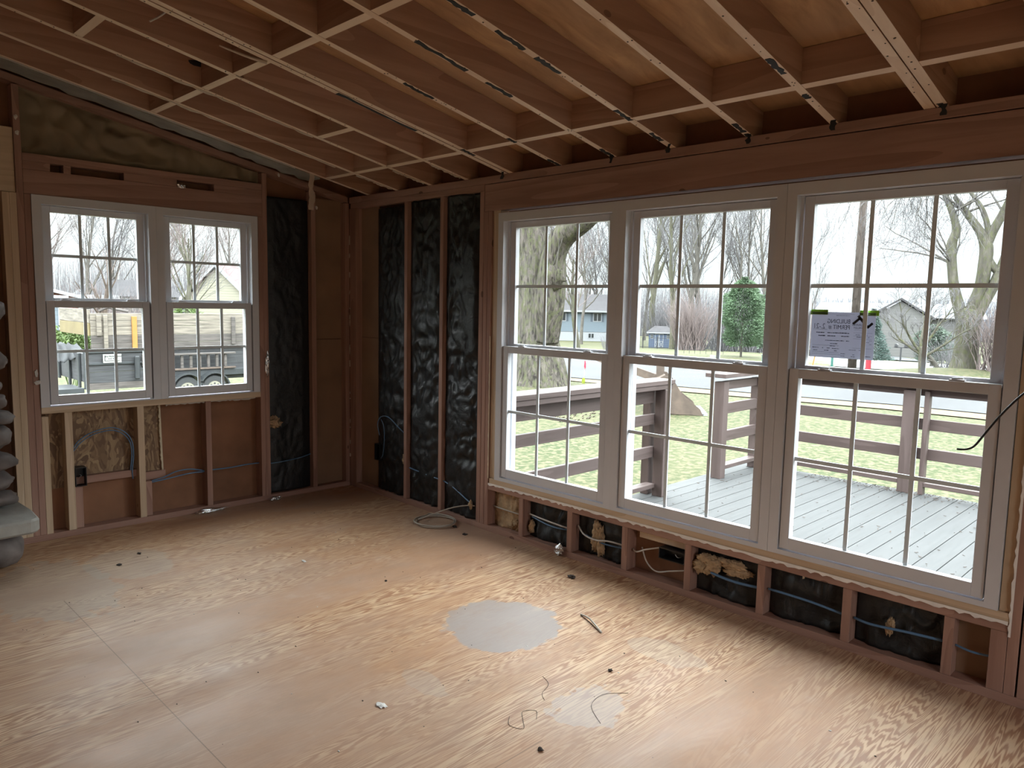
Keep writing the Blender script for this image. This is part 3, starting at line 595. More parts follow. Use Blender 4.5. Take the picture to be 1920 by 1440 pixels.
# coiled cable on the floor
pts = []
for k in range(75):
    a = 2*math.pi*k/24+2.2; rr = .138+.006*math.sin(k*.7)+.004*(k//24)
    pts.append((1.285+rr*math.cos(a), -.148+rr*.93*math.sin(a), .006+.0042*(k/24)*1.3))
a0 = Vector(pts[0])
tail = smoothpts([tuple(pts[-1]), (1.235, -.25, .035), (1.27, -.16, .06), (1.37, -.07, .11), (1.46, -.015, .135), (1.515, .01, .14)], 6)
cable('coiled_cable', pts+[tuple(q) for q in tail[1:]], .0045, M['grey_cable'], 'taupe cable coiled in a ring on the floor below the black bays')
tag(MB().blob((1.49, -.006, .145), (.016, .012, .03), 2, .7, 3, 4).build('wool_tuft', M['wool'], smooth=True), 'wool tuft where the coil cable leaves the wall', 'insulation')
cable('hanging_cable', [(4.72, -.09, 1.34), (4.66, -.12, 1.285), (4.60, -.15, 1.22), (4.545, -.15, 1.145), (4.50, -.15, 1.07), (4.47, -.15, 1.02), (4.445, -.15, 1.002), (4.413, -.15, .9975)], .004, M['blackplastic'], 'dark cable end sticking out in front of the right window')
MB().tube([(4.448, -.15, 1.002), (4.43, -.15, .9995), (4.411, -.15, .9975)], .0025, 6).build('bare_tip', M['white_cable'], bpy.data.objects['hanging_cable'])
cable('hanging_cable', [(4.75, -.0, 1.42), (4.72, -.05, 1.36), (4.72, -.09, 1.34)], .004, M['blackplastic'], 'upper stub where the dark cable leaves the right studs')

# ------------------------------------------------------------------ left wall framing
lum('bottom_plate', -.089, 0, -6.4, -.001, 0, .038, 'old', 'bottom plate on the floor along the left wall', 'plate')
o = MB().hexa([(-.089, -6.4, ZR(-6.4)-.045), (0, -6.4, ZR(-6.4)-.045), (0, -.01, ZR(-.01)-.045), (-.089, -.01, ZR(-.01)-.045), (-.089, -6.4, ZR(-6.4)-.003), (0, -6.4, ZR(-6.4)-.003), (0, -.01, ZR(-.01)-.003), (-.089, -.01, ZR(-.01)-.003)]).build('sloping_top_plate', wood('old', 'y'))
tag(o, 'sloping top plate climbing the left wall under the ceiling', 'plate')
def lstud(name, y0, y1, z0, z1, kind, label, d=.089, grp=None): return lum(name, -d, 0, y0, y1, z0, z1, kind, label, 'stud', grp)
lstud('wall_stud', -2.3225, -2.2865, .0385, 2.10, 'new', 'pale new stud nearest the stone fireplace')
lstud('wall_stud', -2.2860, -2.2500, .0385, 2.10, 'new', 'pale new stud touching the dark studs left of twin window')
lstud('wall_stud', -2.2495, -2.2140, .0385, ZR(-2.23)-.052, 'old', 'tall dark stud rising to the sloping plate left of twin window')
lstud('wall_stud', -2.2130, -2.1790, .0385, 2.099, 'old', 'dark jack stud against the twin window left jamb')
lstud('wall_stud', -.7660, -.7320, .0385, 2.099, 'old', 'dark jack stud against the twin window right jamb')
lstud('wall_stud', -.7315, -.6950, .0385, ZR(-.73)-.052, 'old', 'tall stud right of the twin window with foil stuck on it')
lstud('wall_stud', -.3370, -.2990, .0385, ZR(-.3)-.050, 'old', 'tall stud between black bay and brown panel at the corner')
lstud('wall_stud', -.0380, -.0010, .0385, ZR(-.02)-.050, 'old', 'left half of the corner post, on the twin window wall')
lum('window_header', -.089, 0, -2.213, -.7325, 2.1005, 2.242, 'old', 'header beam above the twin window', 'header')
lum('header_plate', -.089, 0, -2.213, -.7325, 2.290, 2.335, 'old', 'flat plate above the header gap over the twin window', 'plate')
for k, (a, c, lb) in enumerate(((-2.213, -2.07, 'leftmost spacer block in the slot above the twin window header'), (-2.0, -1.96, 'thin spacer block in the slot above the twin window header'), (-1.66, -1.33, 'long middle spacer block in the slot over the twin window'), (-1.08, -.7325, 'right-hand spacer block in the slot above the twin window header'))):
    lum('spacer_block', -.089, -.001, a, c, 2.2425, 2.2895, 'old', lb, 'block')
lum('plywood_header', -.088, -.012, -2.62, -2.251, 2.102, 2.47, 'new', 'tan plywood board above the pale studs by the fireplace', 'board')
lum('rough_sill', -.089, .003, -2.178, -.767, .789, .828, 'new', 'pale rough sill board under the twin window', 'sill plate')
lstud('cripple_stud', -2.178, -2.142, .0385, .772, 'new', 'pale cripple stud at far left below the twin window')
lstud('cripple_stud', -2.055, -2.012, .0385, .7885, 'new', 'pale cripple stud carrying the black outlet box')
lstud('cripple_stud', -1.630, -1.589, .0385, .7885, 'new', 'pale cripple stud at the middle right of strand board')
lstud('cripple_stud', -1.177, -1.139, .0385, .7885, 'old', 'dark cripple stud below the twin window right half')
lum('fire_block', -.089, -.045, -2.0115, -1.6305, .315, .362, 'old', 'brown horizontal block under the strand board, left bay', 'block')
lum('fire_block', -.089, -.060, -1.5885, -1.44, .275, .33, 'old', 'short dark block right of the middle pale cripple', 'block')
lum('short_stud', -.089, -.02, -2.0115, -1.965, .0385, .314, 'old', 'short brown stud under the outlet box block', 'stud')
lum('short_stud', -.089, -.02, -1.5885, -1.545, .0385, .274, 'old', 'short brown stud beside the middle pale cripple', 'stud')
tag(MB().box(-.0895, -.078, -2.0115, -1.6305, .363, .788).build('strand_board', M['osb']), 'strand board panel behind arched blue cable, below twin window', 'board')
tag(MB().box(-.0895, -.078, -1.5885, -1.47, .331, .788).build('strand_board', M['osb']), 'narrow strand board strip edged with foam, below twin window', 'board')
tag(MB().box(-.0895, -.078, -2.141, -2.056, .30, .788).build('strand_board', M['osb']), 'strand board sliver between two left pale cripples', 'board')
o = ragged('foam_bead', (-.070, -1.465, .782), (-.070, -1.455, .30), .004, .012, 'foam', n=40, th=.014, seed=22, up=(0, 1, 0)); tag(o, 'cream bead of spray foam down the strand board edge', 'foam strip')
o = ragged('foam_bead', (-.02, -1.44, .785), (-.02, -.80, .785), .002, .012, 'drywall', n=40, th=.01, seed=23); tag(o, 'ragged drywall crumbs under the twin window sill', 'drywall strip')
batt('black_insulation', -.694, -.338, .039, 2.26, .050, 'black', 'smooth black insulation in tall bay right of twin window', seed=31, amp=.006, left=True)
tag(MB().box(-.0895, -.060, -.298, -.039, .0385, 1.2).box(-.0895, -.063, -.298, -.039, 1.205, 2.29).build('tan_wall_board', M['tan']), 'brown boards with a mid seam left of the corner post', 'board')
# kraft insulation in the gable triangle
def gable():
    v = []; f = []; nx, nz_ = 110, 34
    for j in range(nz_+1):
        for i in range(nx+1):
            y = -2.213+(1.48)*i/nx; top = ZR(y)-.046; z = 2.336+(top-2.336)*j/nz_
            if j == nz_: z = top
            e = min(1, i/6, (nx-i)/6, j/4, (nz_-j)/4)
            h = .034*(noise.noise(Vector((y*3, 1, z*4)))+1.3*abs(noise.noise(Vector((y*7, 4, z*7))))+.5*max(0, .3-abs(noise.noise(Vector((y*6+3, 9, z*6)))))*3)-.01
            v.append((-.052+e*(h+.004), y, z))
    W = nx+1
    for j in range(nz_):
        for i in range(nx): f.append((j*W+i, j*W+i+1, (j+1)*W+i+1, (j+1)*W+i))
    n0 = len(v)
    v += [(-.088, -2.213, 2.336), (-.088, -.733, 2.336), (-.088, -.733, ZR(-.733)-.046), (-.088, -2.213, ZR(-2.213)-.046)]
    f += [(n0, n0+3, n0+2, n0+1), tuple(range(W))+(n0+1, n0), tuple(nz_*W+i for i in range(W))[::-1]+(n0+3, n0+2)[::1], tuple(j*W for j in range(nz_+1))[::-1]+(n0, n0+3), tuple(j*W+nx for j in range(nz_+1))+(n0+2, n0+1)]
    me = bpy.data.meshes.new('kraft_insulation'); me.from_pydata(v, [], f); me.materials.append(M['kraft'])
    for p in me.polygons: p.use_smooth = len(p.vertices) == 4
    o = bpy.data.objects.new('kraft_insulation', me); col.objects.link(o); tag(o, 'wrinkled kraft-faced insulation in the gable above the twin window', 'insulation')
gable()
o = ragged('drywall_strip', (.236, -3.4, ZR(-3.4)-.008), (.236, -.4, ZR(-.4)-.008), .13, .20, 'olddrywall', n=46, th=.012, seed=33, up=(1, 0, 0)); tag(o, 'torn drywall strip left along the top of the sloping plate', 'drywall strip')
ebox('outlet_box', -.07, .004, -2.009, -1.945, .31, .43, 'black outlet box nailed to a pale cripple below twin window', 'x')
cable('blue_cable', [(-.04, -2.005, .55), (-.03, -1.97, .60), (-.03, -1.89, .645), (-.03, -1.77, .66), (-.03, -1.68, .60), (-.03, -1.652, .50), (-.04, -1.66, .36), (-.05, -1.655, .30)], .0038, M['blue'], 'blue cable arched over the strand board below twin window')
cable('blue_cable', [(-.042, -2.005, .53), (-.035, -1.96, .585), (-.034, -1.88, .630), (-.034, -1.77, .642), (-.034, -1.69, .59), (-.034, -1.662, .50), (-.045, -1.67, .36)], .0035, M['blue'], 'second blue cable just inside the arched one')
cable('blue_cable', [(-.04, -1.54, .27), (-.025, -1.47, .285), (-.02, -1.38, .315), (-.025, -1.28, .315), (-.045, -1.18, .285)], .0042, M['blue'], 'upper blue cable right of middle pale cripple')
cable('blue_cable', [(-.04, -1.54, .26), (-.03, -1.45, .27), (-.03, -1.30, .285), (-.045, -1.18, .28)], .0042, M['blue'], 'lower blue cable right of middle pale cripple')
cable('blue_cable', [(-.045, -1.138, .285), (-.03, -1.0, .285), (-.03, -.88, .29), (-.045, -.767, .285)], .0045, M['blue'], 'blue cable in the last bay below the twin window')
cable('blue_cable', [(-.04, -.693, .27), (-.02, -.6, .275), (-.02, -.45, .285), (-.04, -.338, .30)], .0038, M['blue'], 'blue cable across the black bay right of twin window')
wool('wool_clump', (-.032, -.64, .58), (.016, .06, .045), 'tan wool tuft poking from black bay beside twin window', 14, 4)
# hanging paper strip near the corner ceiling
mb = MB(); prev = None; rn = random.Random(5)
for k in range(14):
    z = 2.44-.28*k/13; y = -.47+.006*math.sin(k*.9); wd = .012+rn.uniform(0, .008)+(.006 if k > 6 else 0)
    q = [(.2375, y-wd, z), (.2375, y+wd, z), (.2425, y+wd, z), (.2425, y-wd, z)]
    if prev: mb.hexa(prev+q)
    prev = q
tag(mb.build('hanging_paper_strip', M['paper']), 'torn paper strip dangling from the ceiling near the corner', 'paper strip')
# foil scraps and bright flecks
def crumple(name, c, r, mat, label, seed, cat='scrap'):
    return tag(MB().blob(c, r, 2, .9, 3.0, seed).build(name, M[mat]), label, cat)
crumple('foil_scrap', (.012, -.715, 1.03), (.010, .014, .075), 'foil', 'crumpled foil stuck to the stud right of the twin window', 1)
crumple('foil_scrap', (.03, -1.15, .012), (.02, .11, .012), 'foil', 'long foil scrap on floor below the twin window', 2)
crumple('foil_scrap', (.03, -.68, .012), (.02, .055, .014), 'foil', 'small foil scrap on floor below stud right of twin window', 3)
crumple('foil_scrap', (2.31, -.015, .050), (.03, .014, .022), 'foil', 'bright foil folded over the plate by the second low bay', 4)
MB().blob((2.295, -.015, .02), (.022, .010, .018), 2, .9, 3, 5).build('folded_end', M['foil'], bpy.data.objects['foil_scrap.003'])
crumple('foil_scrap', (.012, -1.31, 2.25), (.008, .028, .016), 'foil', 'silver foil flake above the twin window header', 6)
for k, (p, lb) in enumerate((((.006, -2.195, 1.04), 'white fleck on dark jack stud left of twin window, upper'), ((.008, -2.19, .985), 'small foil twist below the white fleck left of twin window'), ((.006, -2.235, 2.53), 'upper white fleck on tall stud by the gable insulation'), ((.006, -2.232, 2.44), 'lower white fleck on tall stud by the gable insulation'), ((.003, -.60, 2.415), 'bright fleck above black bay right of twin window'), ((.02, -.30, 2.21), 'bright fleck under the sloping plate near the corner'))):
    crumple('bright_fleck', p, (.004, .009 if k != 1 else .016, .012 if k else .022), 'chip', lb, 20+k, 'fleck')
rn = random.Random(11)
mb = MB()
for k in range(24):
    z = rn.uniform(.2, 2.0); mb.blob((.010, -.004, z), (.004, .005, rn.uniform(.006, .03)), 1, .8, 3, k)
tag(mb.build('corner_plaster_crumbs', M['paper']), 'plaster crumbs clinging down the corner post', 'plaster crumbs', kind='stuff')

# ------------------------------------------------------------------ windows
def window(name, cx, loc, rz, hw, z0, z1, gz, mul_l, mul_r, label):
    """double-hung unit: hw = half opening width, gz = lower glass z0,z1, upper glass z0,z1; local y points outdoors"""
    r_ = empty(name, loc, rz); struct(r_, label, 'window')
    V = M['vinyl']; f = MB(); L = cx-hw-mul_l; Rr = cx+hw+mul_r; zt = gz[3]+.040; zb = gz[0]-.062
    f.box(L, cx-hw, -.008, .12, z0, z1).box(cx+hw, Rr, -.008, .12, z0, z1).box(cx-hw, cx+hw, -.008, .12, zt, z1).box(cx-hw, cx+hw, -.008, .12, z0, zb)
    # stops and tracks
    f.box(cx-hw, cx-hw+.012, .036, .044, zb, zt).box(cx+hw-.012, cx+hw, .036, .044, zb, zt).box(cx-hw, cx-hw+.016, .085, .12, zb, zt).box(cx+hw-.016, cx+hw, .085, .12, zb, zt)
    f.box(cx-hw, cx+hw, .085, .12, zt-.016, zt).box(cx-hw+.016, cx+hw-.016, .045, .12, zb, zb+.012)
    f.build('window_frame', V, r_)
    for nm_, a, bb, y0, gw, rb, rt in (('lower_sash', gz[0], gz[1], .001, hw-.050, .056, .043), ('upper_sash', gz[2], gz[3], .046, hw-.058, .045, .038)):
        s_ = MB(); y1 = y0+.034; ow = hw-.006 if nm_[0] == 'l' else hw-.013
        ow = max(ow, gw+.01)
        s_.box(cx-ow, cx-gw, y0, y1, a-rb, bb+rt).box(cx+gw, cx+ow, y0, y1, a-rb, bb+rt).box(cx-gw, cx+gw, y0, y1, a-rb, a).box(cx-gw, cx+gw, y0, y1, bb, bb+rt)
        so = s_.build(nm_, V, r_, bevel=.0015)
        ym = y0+.019; mu = MB(); t = .009
        for q in (-1, 1): mu.box(cx+q*gw/3-t, cx+q*gw/3+t, ym-.003, ym+.003, a, bb)
        zm = (a+bb)/2
        for xa, xb in ((cx-gw, cx-gw/3-t), (cx-gw/3+t, cx+gw/3-t), (cx+gw/3+t, cx+gw)): mu.box(xa, xb, ym-.003, ym+.003, zm-t, zm+t)
        mu.build('muntin_grid', M['muntin'], so)
        MB().box(cx-gw, cx+gw, ym-.0065, ym-.0045, a, bb).build('glass_pane', M['glass'], so)
        MB().box(cx-gw, cx+gw, ym+.0045, ym+.0065, a, bb).build('glass_pane', M['glass'], so)
        if nm_[0] == 'l':
            for q in (-1, 1):
                x = cx+q*hw*.62; la = MB(); zt2 = bb+rt
                la.box(x-.028, x+.028, .006, .030, zt2, zt2+.006); la.beam((x-.02, .018, zt2+.009), (x+.022, .012, zt2+.011), .010, .006)
                la.build('tilt_latch', V, so)
    return r_
gzR = (.447, 1.200, 1.258, 1.985)
window('window_3', 0, (2.193, 0, 0), 0, .4265, .3625, 2.079, gzR, .047, .0468, 'leftmost tall unit of the triple window, big trunk outside')
window('window_4', 0, (3.1398, 0, 0), 0, .4265, .3625, 2.079, gzR, .0468, .0468, 'middle tall unit of the triple window, loader bucket outside')
window('window_5', 0, (4.0880, 0, 0), 0, .4265, .3625, 2.079, gzR, .0468, .0475, 'rightmost tall unit of the triple window with permit on glass')
gzL = (.897, 1.436, 1.494, 2.008)
window('window_1', 0, (0, -1.826, 0), R(90), .3035, .829, 2.0995, gzL, .0485, .0469, 'left unit of the small twin window')
window('window_2', 0, (0, -1.1245, 0), R(90), .3035, .829, 2.0995, gzL, .0469, .0485, 'right unit of the small twin window')

# permit sheet taped outside the upper glass of the right window
pr = empty('building_permit_notice', (3.8645, .0775, 1.402)); tag(pr, 'white building permit sheet taped to the right window glass, lettering reversed', 'notice')
MB().box(-.14, .14, 0, .0008, -.103, .103).build('paper_sheet', M['sheet'], pr)
def text(body, x, z, size, mat, name, sx=1):
    c = bpy.data.curves.new(name, 'FONT'); c.body = body; c.size = size; c.extrude = .0002
    t = bpy.data.objects.new(name+'_src', c); col.objects.link(t); dg = bpy.context.evaluated_depsgraph_get(); dg.update()
    me = bpy.data.meshes.new_from_object(t.evaluated_get(dg)); bpy.data.objects.remove(t)
    for v in me.vertices: v.co = Vector((x-v.co.x*sx, -.0004-v.co.z, z+v.co.y))     # read from outdoors, so reversed from the room
    me.materials.clear(); me.materials.append(mat)
    o = bpy.data.objects.new(name, me); col.objects.link(o); o.parent = pr; return o
text('BUILDING', .034, .053, .0270, M['ink'], 'lettering', .84)
text('PERMIT #', .034, .027, .0270, M['ink'], 'lettering', .86)
text('GRAND', .088, .0445, .0130, M['logo'], 'lettering', 1.0); text('VALLEY', .088, .0315, .0130, M['logo'], 'lettering', .9)
text('2.-21', -.076, .0275, .034, M['pencil'], 'handwriting', .8)
b = MB(); y_ = -.0009
b.beam((.045, y_, .052), (.076, y_, .080), .0008, .0105, (0, 0, 1)).beam((.066, y_, .089), (.110, y_, .038), .0008, .0115, (0, 0, 1)).beam((.107, y_, .037), (.129, y_, .058), .0008, .0105, (0, 0, 1))
b.build('zigzag_logo', M['logo'], pr)
b = MB(); rn = random.Random(2)
def row(x0, x1, z, h, dens=.8):
    x = x0
    while x < x1:
        l = rn.uniform(.004, .014)
        if rn.random() < dens: b.box(x, min(x+l, x1), -.0008, -.0002, z, z+h*rn.uniform(.6, 1))
        x += l+.0015
for x0, x1, z, h in ((-.13, .032, .008, .0042), (-.12, .032, -.006, .0040), (-.085, .026, -.026, .0030), (.02, .034, -.026, .003), (-.05, -.005, -.040, .0030), (-.05, -.015, -.051, .0030), (-.13, -.10, -.060, .003), (-.085, -.05, -.061, .003), (-.04, -.008, -.062, .003), (-.125, -.105, -.072, .003), (-.075, -.055, -.072, .003), (-.03, -.018, -.072, .003), (.06, .11, .004, .0028), (.065, .12, -.006, .003), (.035, .10, -.064, .002), (.085, .132, -.081, .003), (.09, .13, -.091, .003), (.045, .06, -.085, .0026), (.045, .062, -.094, .0026), (0, .02, -.083, .0022), (0, .018, -.093, .0022), (.10, .13, -.020, .0015), (.10, .13, -.028, .0015), (.10, .13, -.036, .0015), (-.06, .03, .087, .0015)): row(x0, x1, z, h)
b.build('small_print', M['ink'], pr)
b = MB()
for x0, x1, z in ((-.13, .05, .0935), (.05, .13, .013), (.05, .13, -.001), (.05, .13, -.013), (-.13, -.01, -.048), (-.13, -.01, -.079), (-.13, .0, -.088), (-.13, -.066, .0235), (.052, .10, .0255), (.05, .132, -.055)): b.box(x0, x1, -.0007, -.0002, z, z+.0009)
b.build('ruled_lines', M['pencil'], pr)
for x0, x1 in ((-.147, -.068), (.072, .152)):
    t_ = MB().box(x0, x1, .0009, .0016, .090, .113).build('green_tape', M['tape'], pr)
    MB().box(max(x0, -.139), min(x1, .139), -.0012, -.0003, .091, .1025).build('tape_dimmed_by_paper', M['tapedark'], t_)  # tape dimmed by the sheet, painted as a darker copy on the room side

# ------------------------------------------------------------------ fireplace corner
hs = empty('stone_fireplace', (.1, -2.6, 0)); tag(hs, 'river-stone fireplace column with slab hearth at the left edge', 'fireplace')
def stonep(c, r, seed, name='river_stone', mat='stone', parent=hs, amp=.22):
    c = (c[0]-.1, c[1]+2.6, c[2]); return MB().blob(c, r, 3, amp, 1.3, seed).build(name, M[mat], parent, smooth=True)
zz = [(1.42, .07), (1.27, .055), (1.14, .07), (1.00, .045), (.905, .05), (.81, .045), (.70, .075), (.56, .06), (.445, .055), (.34, .05)]
yy = [-2.385, -2.43, -2.39, -2.43, -2.40, -2.365, -2.39, -2.37, -2.385, -2.375]
for k, ((z, h), y) in enumerate(zip(zz, yy)): stonep((.14, y-.09, z), (.12, .115, h), 40+k)
for k, (z, h) in enumerate(zz[:9]): stonep((.12, -2.70, z-.03), (.12, .13, h), 70+k)
MB().box(-.10, -.02, -.6, .12, .29, 1.55).build('mortar_core', M['mortar'], hs)
sl = MB(); poly = [(.0, -3.3), (.56, -3.3), (.545, -2.60), (.53, -2.36), (.49, -2.32), (.28, -2.31), (.0, -2.325)]
sl.prism([(a-.1, c+2.6) for a, c in poly], .205, .285); sl.build('hearth_slab', M['slab'], hs, bevel=.012)
stonep((.33, -2.50, .10), (.15, .135, .105), 61, 'hearth_base_stone', 'stone', hs, .18)
stonep((.33, -2.84, .10), (.16, .17, .105), 62, 'hearth_base_stone', 'stone', hs, .18)
stonep((.12, -2.50, .10), (.11, .13, .105), 63, 'hearth_base_stone', 'mortar', hs, .1)

# ------------------------------------------------------------------ debris on the floor
cable('bark_sliver', [(2.955, -.585, .004), (3.02, -.605, .012), (3.08, -.635, .010), (3.15, -.672, .004)], .0046, M['drywall'], 'thin curved wood sliver on floor right of grey patch', cat='sliver')
MB().tube([(2.955, -.588, .0015), (3.05, -.624, .0015), (3.15, -.676, .0015)], .0015, 6).build('dark_bark_edge', M['dirt'], bpy.data.objects['bark_sliver'])
deb = [((2.60, -.24, .008), (.022, .012, .010), 'dirt', 'grey crumpled scrap near the cripples on the floor'), ((1.62, -.17, .005), (.018, .012, .006), 'dirt', 'flat dark chip beside the coiled cable'), ((1.45, -.11, .006), (.016, .010, .008), 'dirt', 'dark crumb touching the coiled cable'),
       ((.62, -1.85, .004), (.016, .010, .005), 'dirt', 'dark chip on the pale stain by the hearth'), ((.75, -2.0, .004), (.014, .012, .005), 'dirt', 'second dark chip on the pale stain by the hearth'), ((1.38, -1.20, .003), (.018, .010, .003), 'chip', 'pale chip on floor in front of the twin window'),
       ((1.95, -1.03, .003), (.008, .008, .004), 'dirt', 'small black speck on the sanded grain'), ((2.98, -1.78, .003), (.022, .014, .002), 'chip', 'small grey paper shard on foreground floor'), ((3.40, -.93, .004), (.009, .008, .006), 'dirt', 'black pebble on right foreground floor'), ((3.58, -1.55, .004), (.010, .008, .006), 'dirt', 'dark pebble near scribbled pencil marks')]
for k, (c, r, mm, lb) in enumerate(deb): crumple('floor_scrap', c, r, mm, lb, 80+k, 'debris')
mb = MB(); rn = random.Random(21)
for k in range(150):
    x, y = rn.uniform(.4, 4.4), rn.uniform(-2.6, -.08)
    s_ = rn.uniform(.0010, .0030); mb.blob((x, y, s_*.5), (s_*rn.uniform(1, 2.2), s_, s_*.6), 1, .6, 2, k, mi=rn.choice([0, 0, 1]))
tag(mb.build('floor_grit', [M['dirt'], M['chip']]), 'fine dust and grit sprinkled over the plywood floor', 'grit', kind='stuff')
for pk, lb in (([(3.44, -1.42), (3.40, -1.38), (3.37, -1.42), (3.41, -1.46), (3.45, -1.50), (3.40, -1.52), (3.36, -1.48)], 'curly pencil scribble at left on the foreground plywood'),
        ([(3.37, -1.30), (3.33, -1.27), (3.30, -1.20), (3.24, -1.17)], 'short pencil stroke beside the curly scribble'), ([(3.62, -1.27), (3.52, -1.20), (3.50, -1.10), (3.56, -1.02)], 'long curved pencil stroke over the pale stain')):
    tag(MB().tube(smoothpts([(a_, c_, .0012) for a_, c_ in pk]), .0007, 5).build('pencil_scribble', M['ink']), lb, 'scribble')

# ------------------------------------------------------------------ outdoors: terrain
def sm(a, b, x):
    t = min(1, max(0, (x-a)/(b-a))); return t*t*(3-2*t)
TR = [(0, 0), (25.6, .077), (50, .066), (75, .0595), (110, .05), (200, .036), (400, .02)]
TM = [(0, 0), (32, .0616), (50, .0588), (75, .0557), (100, .047), (130, .042), (200, .034), (400, .02)]
def tab(T, d):
    for (a, u), (b, v) in zip(T, T[1:]):
        if d <= b: return u+(v-u)*(d-a)/(b-a)
    return T[-1][1]
def H(x, y):
    dx, dy = x-5.2, y+3.34; d = math.hypot(dx, dy); az = math.degrees(math.atan2(dy, dx))
    pr_ = lambda T: -.45 if d < T[1][0] else 1.52-d*tab(T, d)
    wr = 1-sm(112, 117, az)
    hr = pr_(TR)*wr+pr_(TM)*(1-wr)+.33*math.exp(-((x+.9)**2+(y-21.6)**2)/6)+.12*math.exp(-((x+6.5)**2+(y-9.4)**2)/2)
    hl = -.9-.03*max(0, -x-15); y0 = 6+.42*max(0, -x-8)
    w_ = (sm(-4, -9, x) if x > -9 else 1)*(1-sm(y0-2, y0+2, y))
    if y < 0 and x > -4: return -.45
    return hr*(1-w_)+hl*w_
def axis(lo, hi, fine, coarse, a, b):
    out = []; v = lo
    while v < hi:
        out.append(v); v += fine if a <= v < b else coarse
    return out+[hi]
gx = axis(-180, 60, .8, 6, -26, 10); gy = axis(-40, 220, .8, 6, .4, 32)
def inside(x, y): return -.12 < x < 8.2 and -6.7 < y < .12
vs_ = []; fs_ = []
for y in gy:
    for x in gx: vs_.append((x, y, H(x, y)-(.0 if not inside(x, y) else .2)))
Wg = len(gx)
for j in range(len(gy)-1):
    for i in range(Wg-1): fs_.append((j*Wg+i, j*Wg+i+1, (j+1)*Wg+i+1, (j+1)*Wg+i))
me = bpy.data.meshes.new('lawn'); me.from_pydata(vs_, [], fs_); me.materials.append(M['lawn']); me.polygons.foreach_set('use_smooth', [True]*len(fs_))
lawn = bpy.data.objects.new('lawn', me); col.objects.link(lawn); lawn['kind'] = 'structure'
def drape(name, top, bot, mat, dz=.03, n=6):
    """strip between two polylines of equal length, laid over the terrain"""
    v = []; f = []; m_ = len(top)
    for k in range(m_-1):
        steps = max(1, int((Vector(top[k+1])-Vector(top[k])).length/.9))
        for s_ in range(steps):
            t = s_/steps
            a = Vector(top[k]).lerp(Vector(top[k+1]), t); b2 = Vector(bot[k]).lerp(Vector(bot[k+1]), t); v.append((a, b2))
    v.append((Vector(top[-1]), Vector(bot[-1])))
    V = []
    for a, b2 in v:
        for q in range(n+1):
            p = a.lerp(b2, q/n); V.append((p.x, p.y, H(p.x, p.y)+dz))
    F = []
    for k in range(len(v)-1):
        for q in range(n): F.append((k*(n+1)+q, k*(n+1)+q+1, (k+1)*(n+1)+q+1, (k+1)*(n+1)+q))
    me = bpy.data.meshes.new(name); me.from_pydata(V, [], F); me.materials.append(M[mat])
    for p in me.polygons: p.use_smooth = True
    o = bpy.data.objects.new(name, me); col.objects.link(o); o['kind'] = 'structure'; return o
drape('road_asphalt', [(-34, 33), (-22, 27.5), (-15.5, 23), (-12, 20.9), (-6.6, 19.6), (-3.8, 16.9), (-1.3, 17.2), (4, 17.4), (14, 17.6)], [(-34, 16), (-22, 14), (-12, 12.2), (-8, 11.6), (-5, 12.2), (-3, 12.5), (0, 13.1), (4, 13.2), (14, 13.3)], 'road', .035, 10)
drape('road_verge', [(-8, 11.65), (-5, 12.25), (-3, 12.55), (0, 13.15), (4, 13.25), (14, 13.35)], [(-8, 10.7), (-5, 11.3), (-3, 11.7), (0, 12.3), (4, 12.4), (14, 12.5)], 'verge', .02, 3)
drape('road_side_street', [(-27, 66), (-16, 62), (-4, 62), (12, 66)], [(-12.5, 36), (-8, 32), (-3, 31), (12, 33)], 'drive', .04, 16)
drape('road_driveway', [(-27, 81), (-24, 74), (-19, 66)], [(-22.5, 82), (-18, 75), (-13, 66)], 'road', .08, 4)

# ------------------------------------------------------------------ deck and railing
b = MB(); x = 1.5
while x < 7.6: b.box(x, x+.134, .125, 3.9, -.138, -.10); x += .1405
b.box(1.52, 7.6, 3.86, 3.898, -.33, -.14).box(1.502, 1.54, .13, 3.86, -.33, -.14)
for px_, py_ in ((1.6, 3.8), (1.6, .3), (4.5, 3.8), (7.4, 3.8)): b.box(px_-.05, px_+.05, py_-.05, py_+.05, -.47, -.14)
dk = b.build('deck', M['deck']); struct(dk)
mb = MB(); rn = random.Random(4)
for k in range(620):
    if k < 330: x, y = rn.uniform(2.2, 4.6), 3.88-abs(rn.gauss(0, .10))
    else: x, y = rn.uniform(1.6, 5.0), rn.uniform(.6, 3.8)
    s_ = rn.uniform(.004, .014); a = rn.uniform(0, 6.3); c_, n_ = math.cos(a), math.sin(a); z = -.0985+rn.uniform(0, .006)
    mb.hexa([(x-c_*s_, y-n_*s_, z), (x+n_*s_*.4, y-c_*s_*.4, z), (x+c_*s_, y+n_*s_, z+.003), (x-n_*s_*.4, y+c_*s_*.4, z)]+[(x-c_*s_, y-n_*s_, z+.002), (x+n_*s_*.4, y-c_*s_*.4, z+.002), (x+c_*s_, y+n_*s_, z+.006), (x-n_*s_*.4, y+c_*s_*.4, z+.002)])
tag(mb.build('fallen_leaves', M['litter']), 'dead leaf litter scattered over the weathered deck', 'leaves', kind='stuff')
DB = lambda ax: wood('deckbrown', ax)
rl = empty('deck_railing', (1.62, .2, -.1)); tag(rl, 'brown deck railing run from the house wall to the stair gap', 'railing')
def rp(par, name, x0, x1, y0, y1, z0, z1):
    d = [x1-x0, y1-y0, z1-z0]; L = par.location
    return MB().box(x0-L[0], x1-L[0], y0-L[1], y1-L[1], z0-L[2], z1-L[2]).build(name, DB('xyz'[d.index(max(d))]), par, bevel=.003)
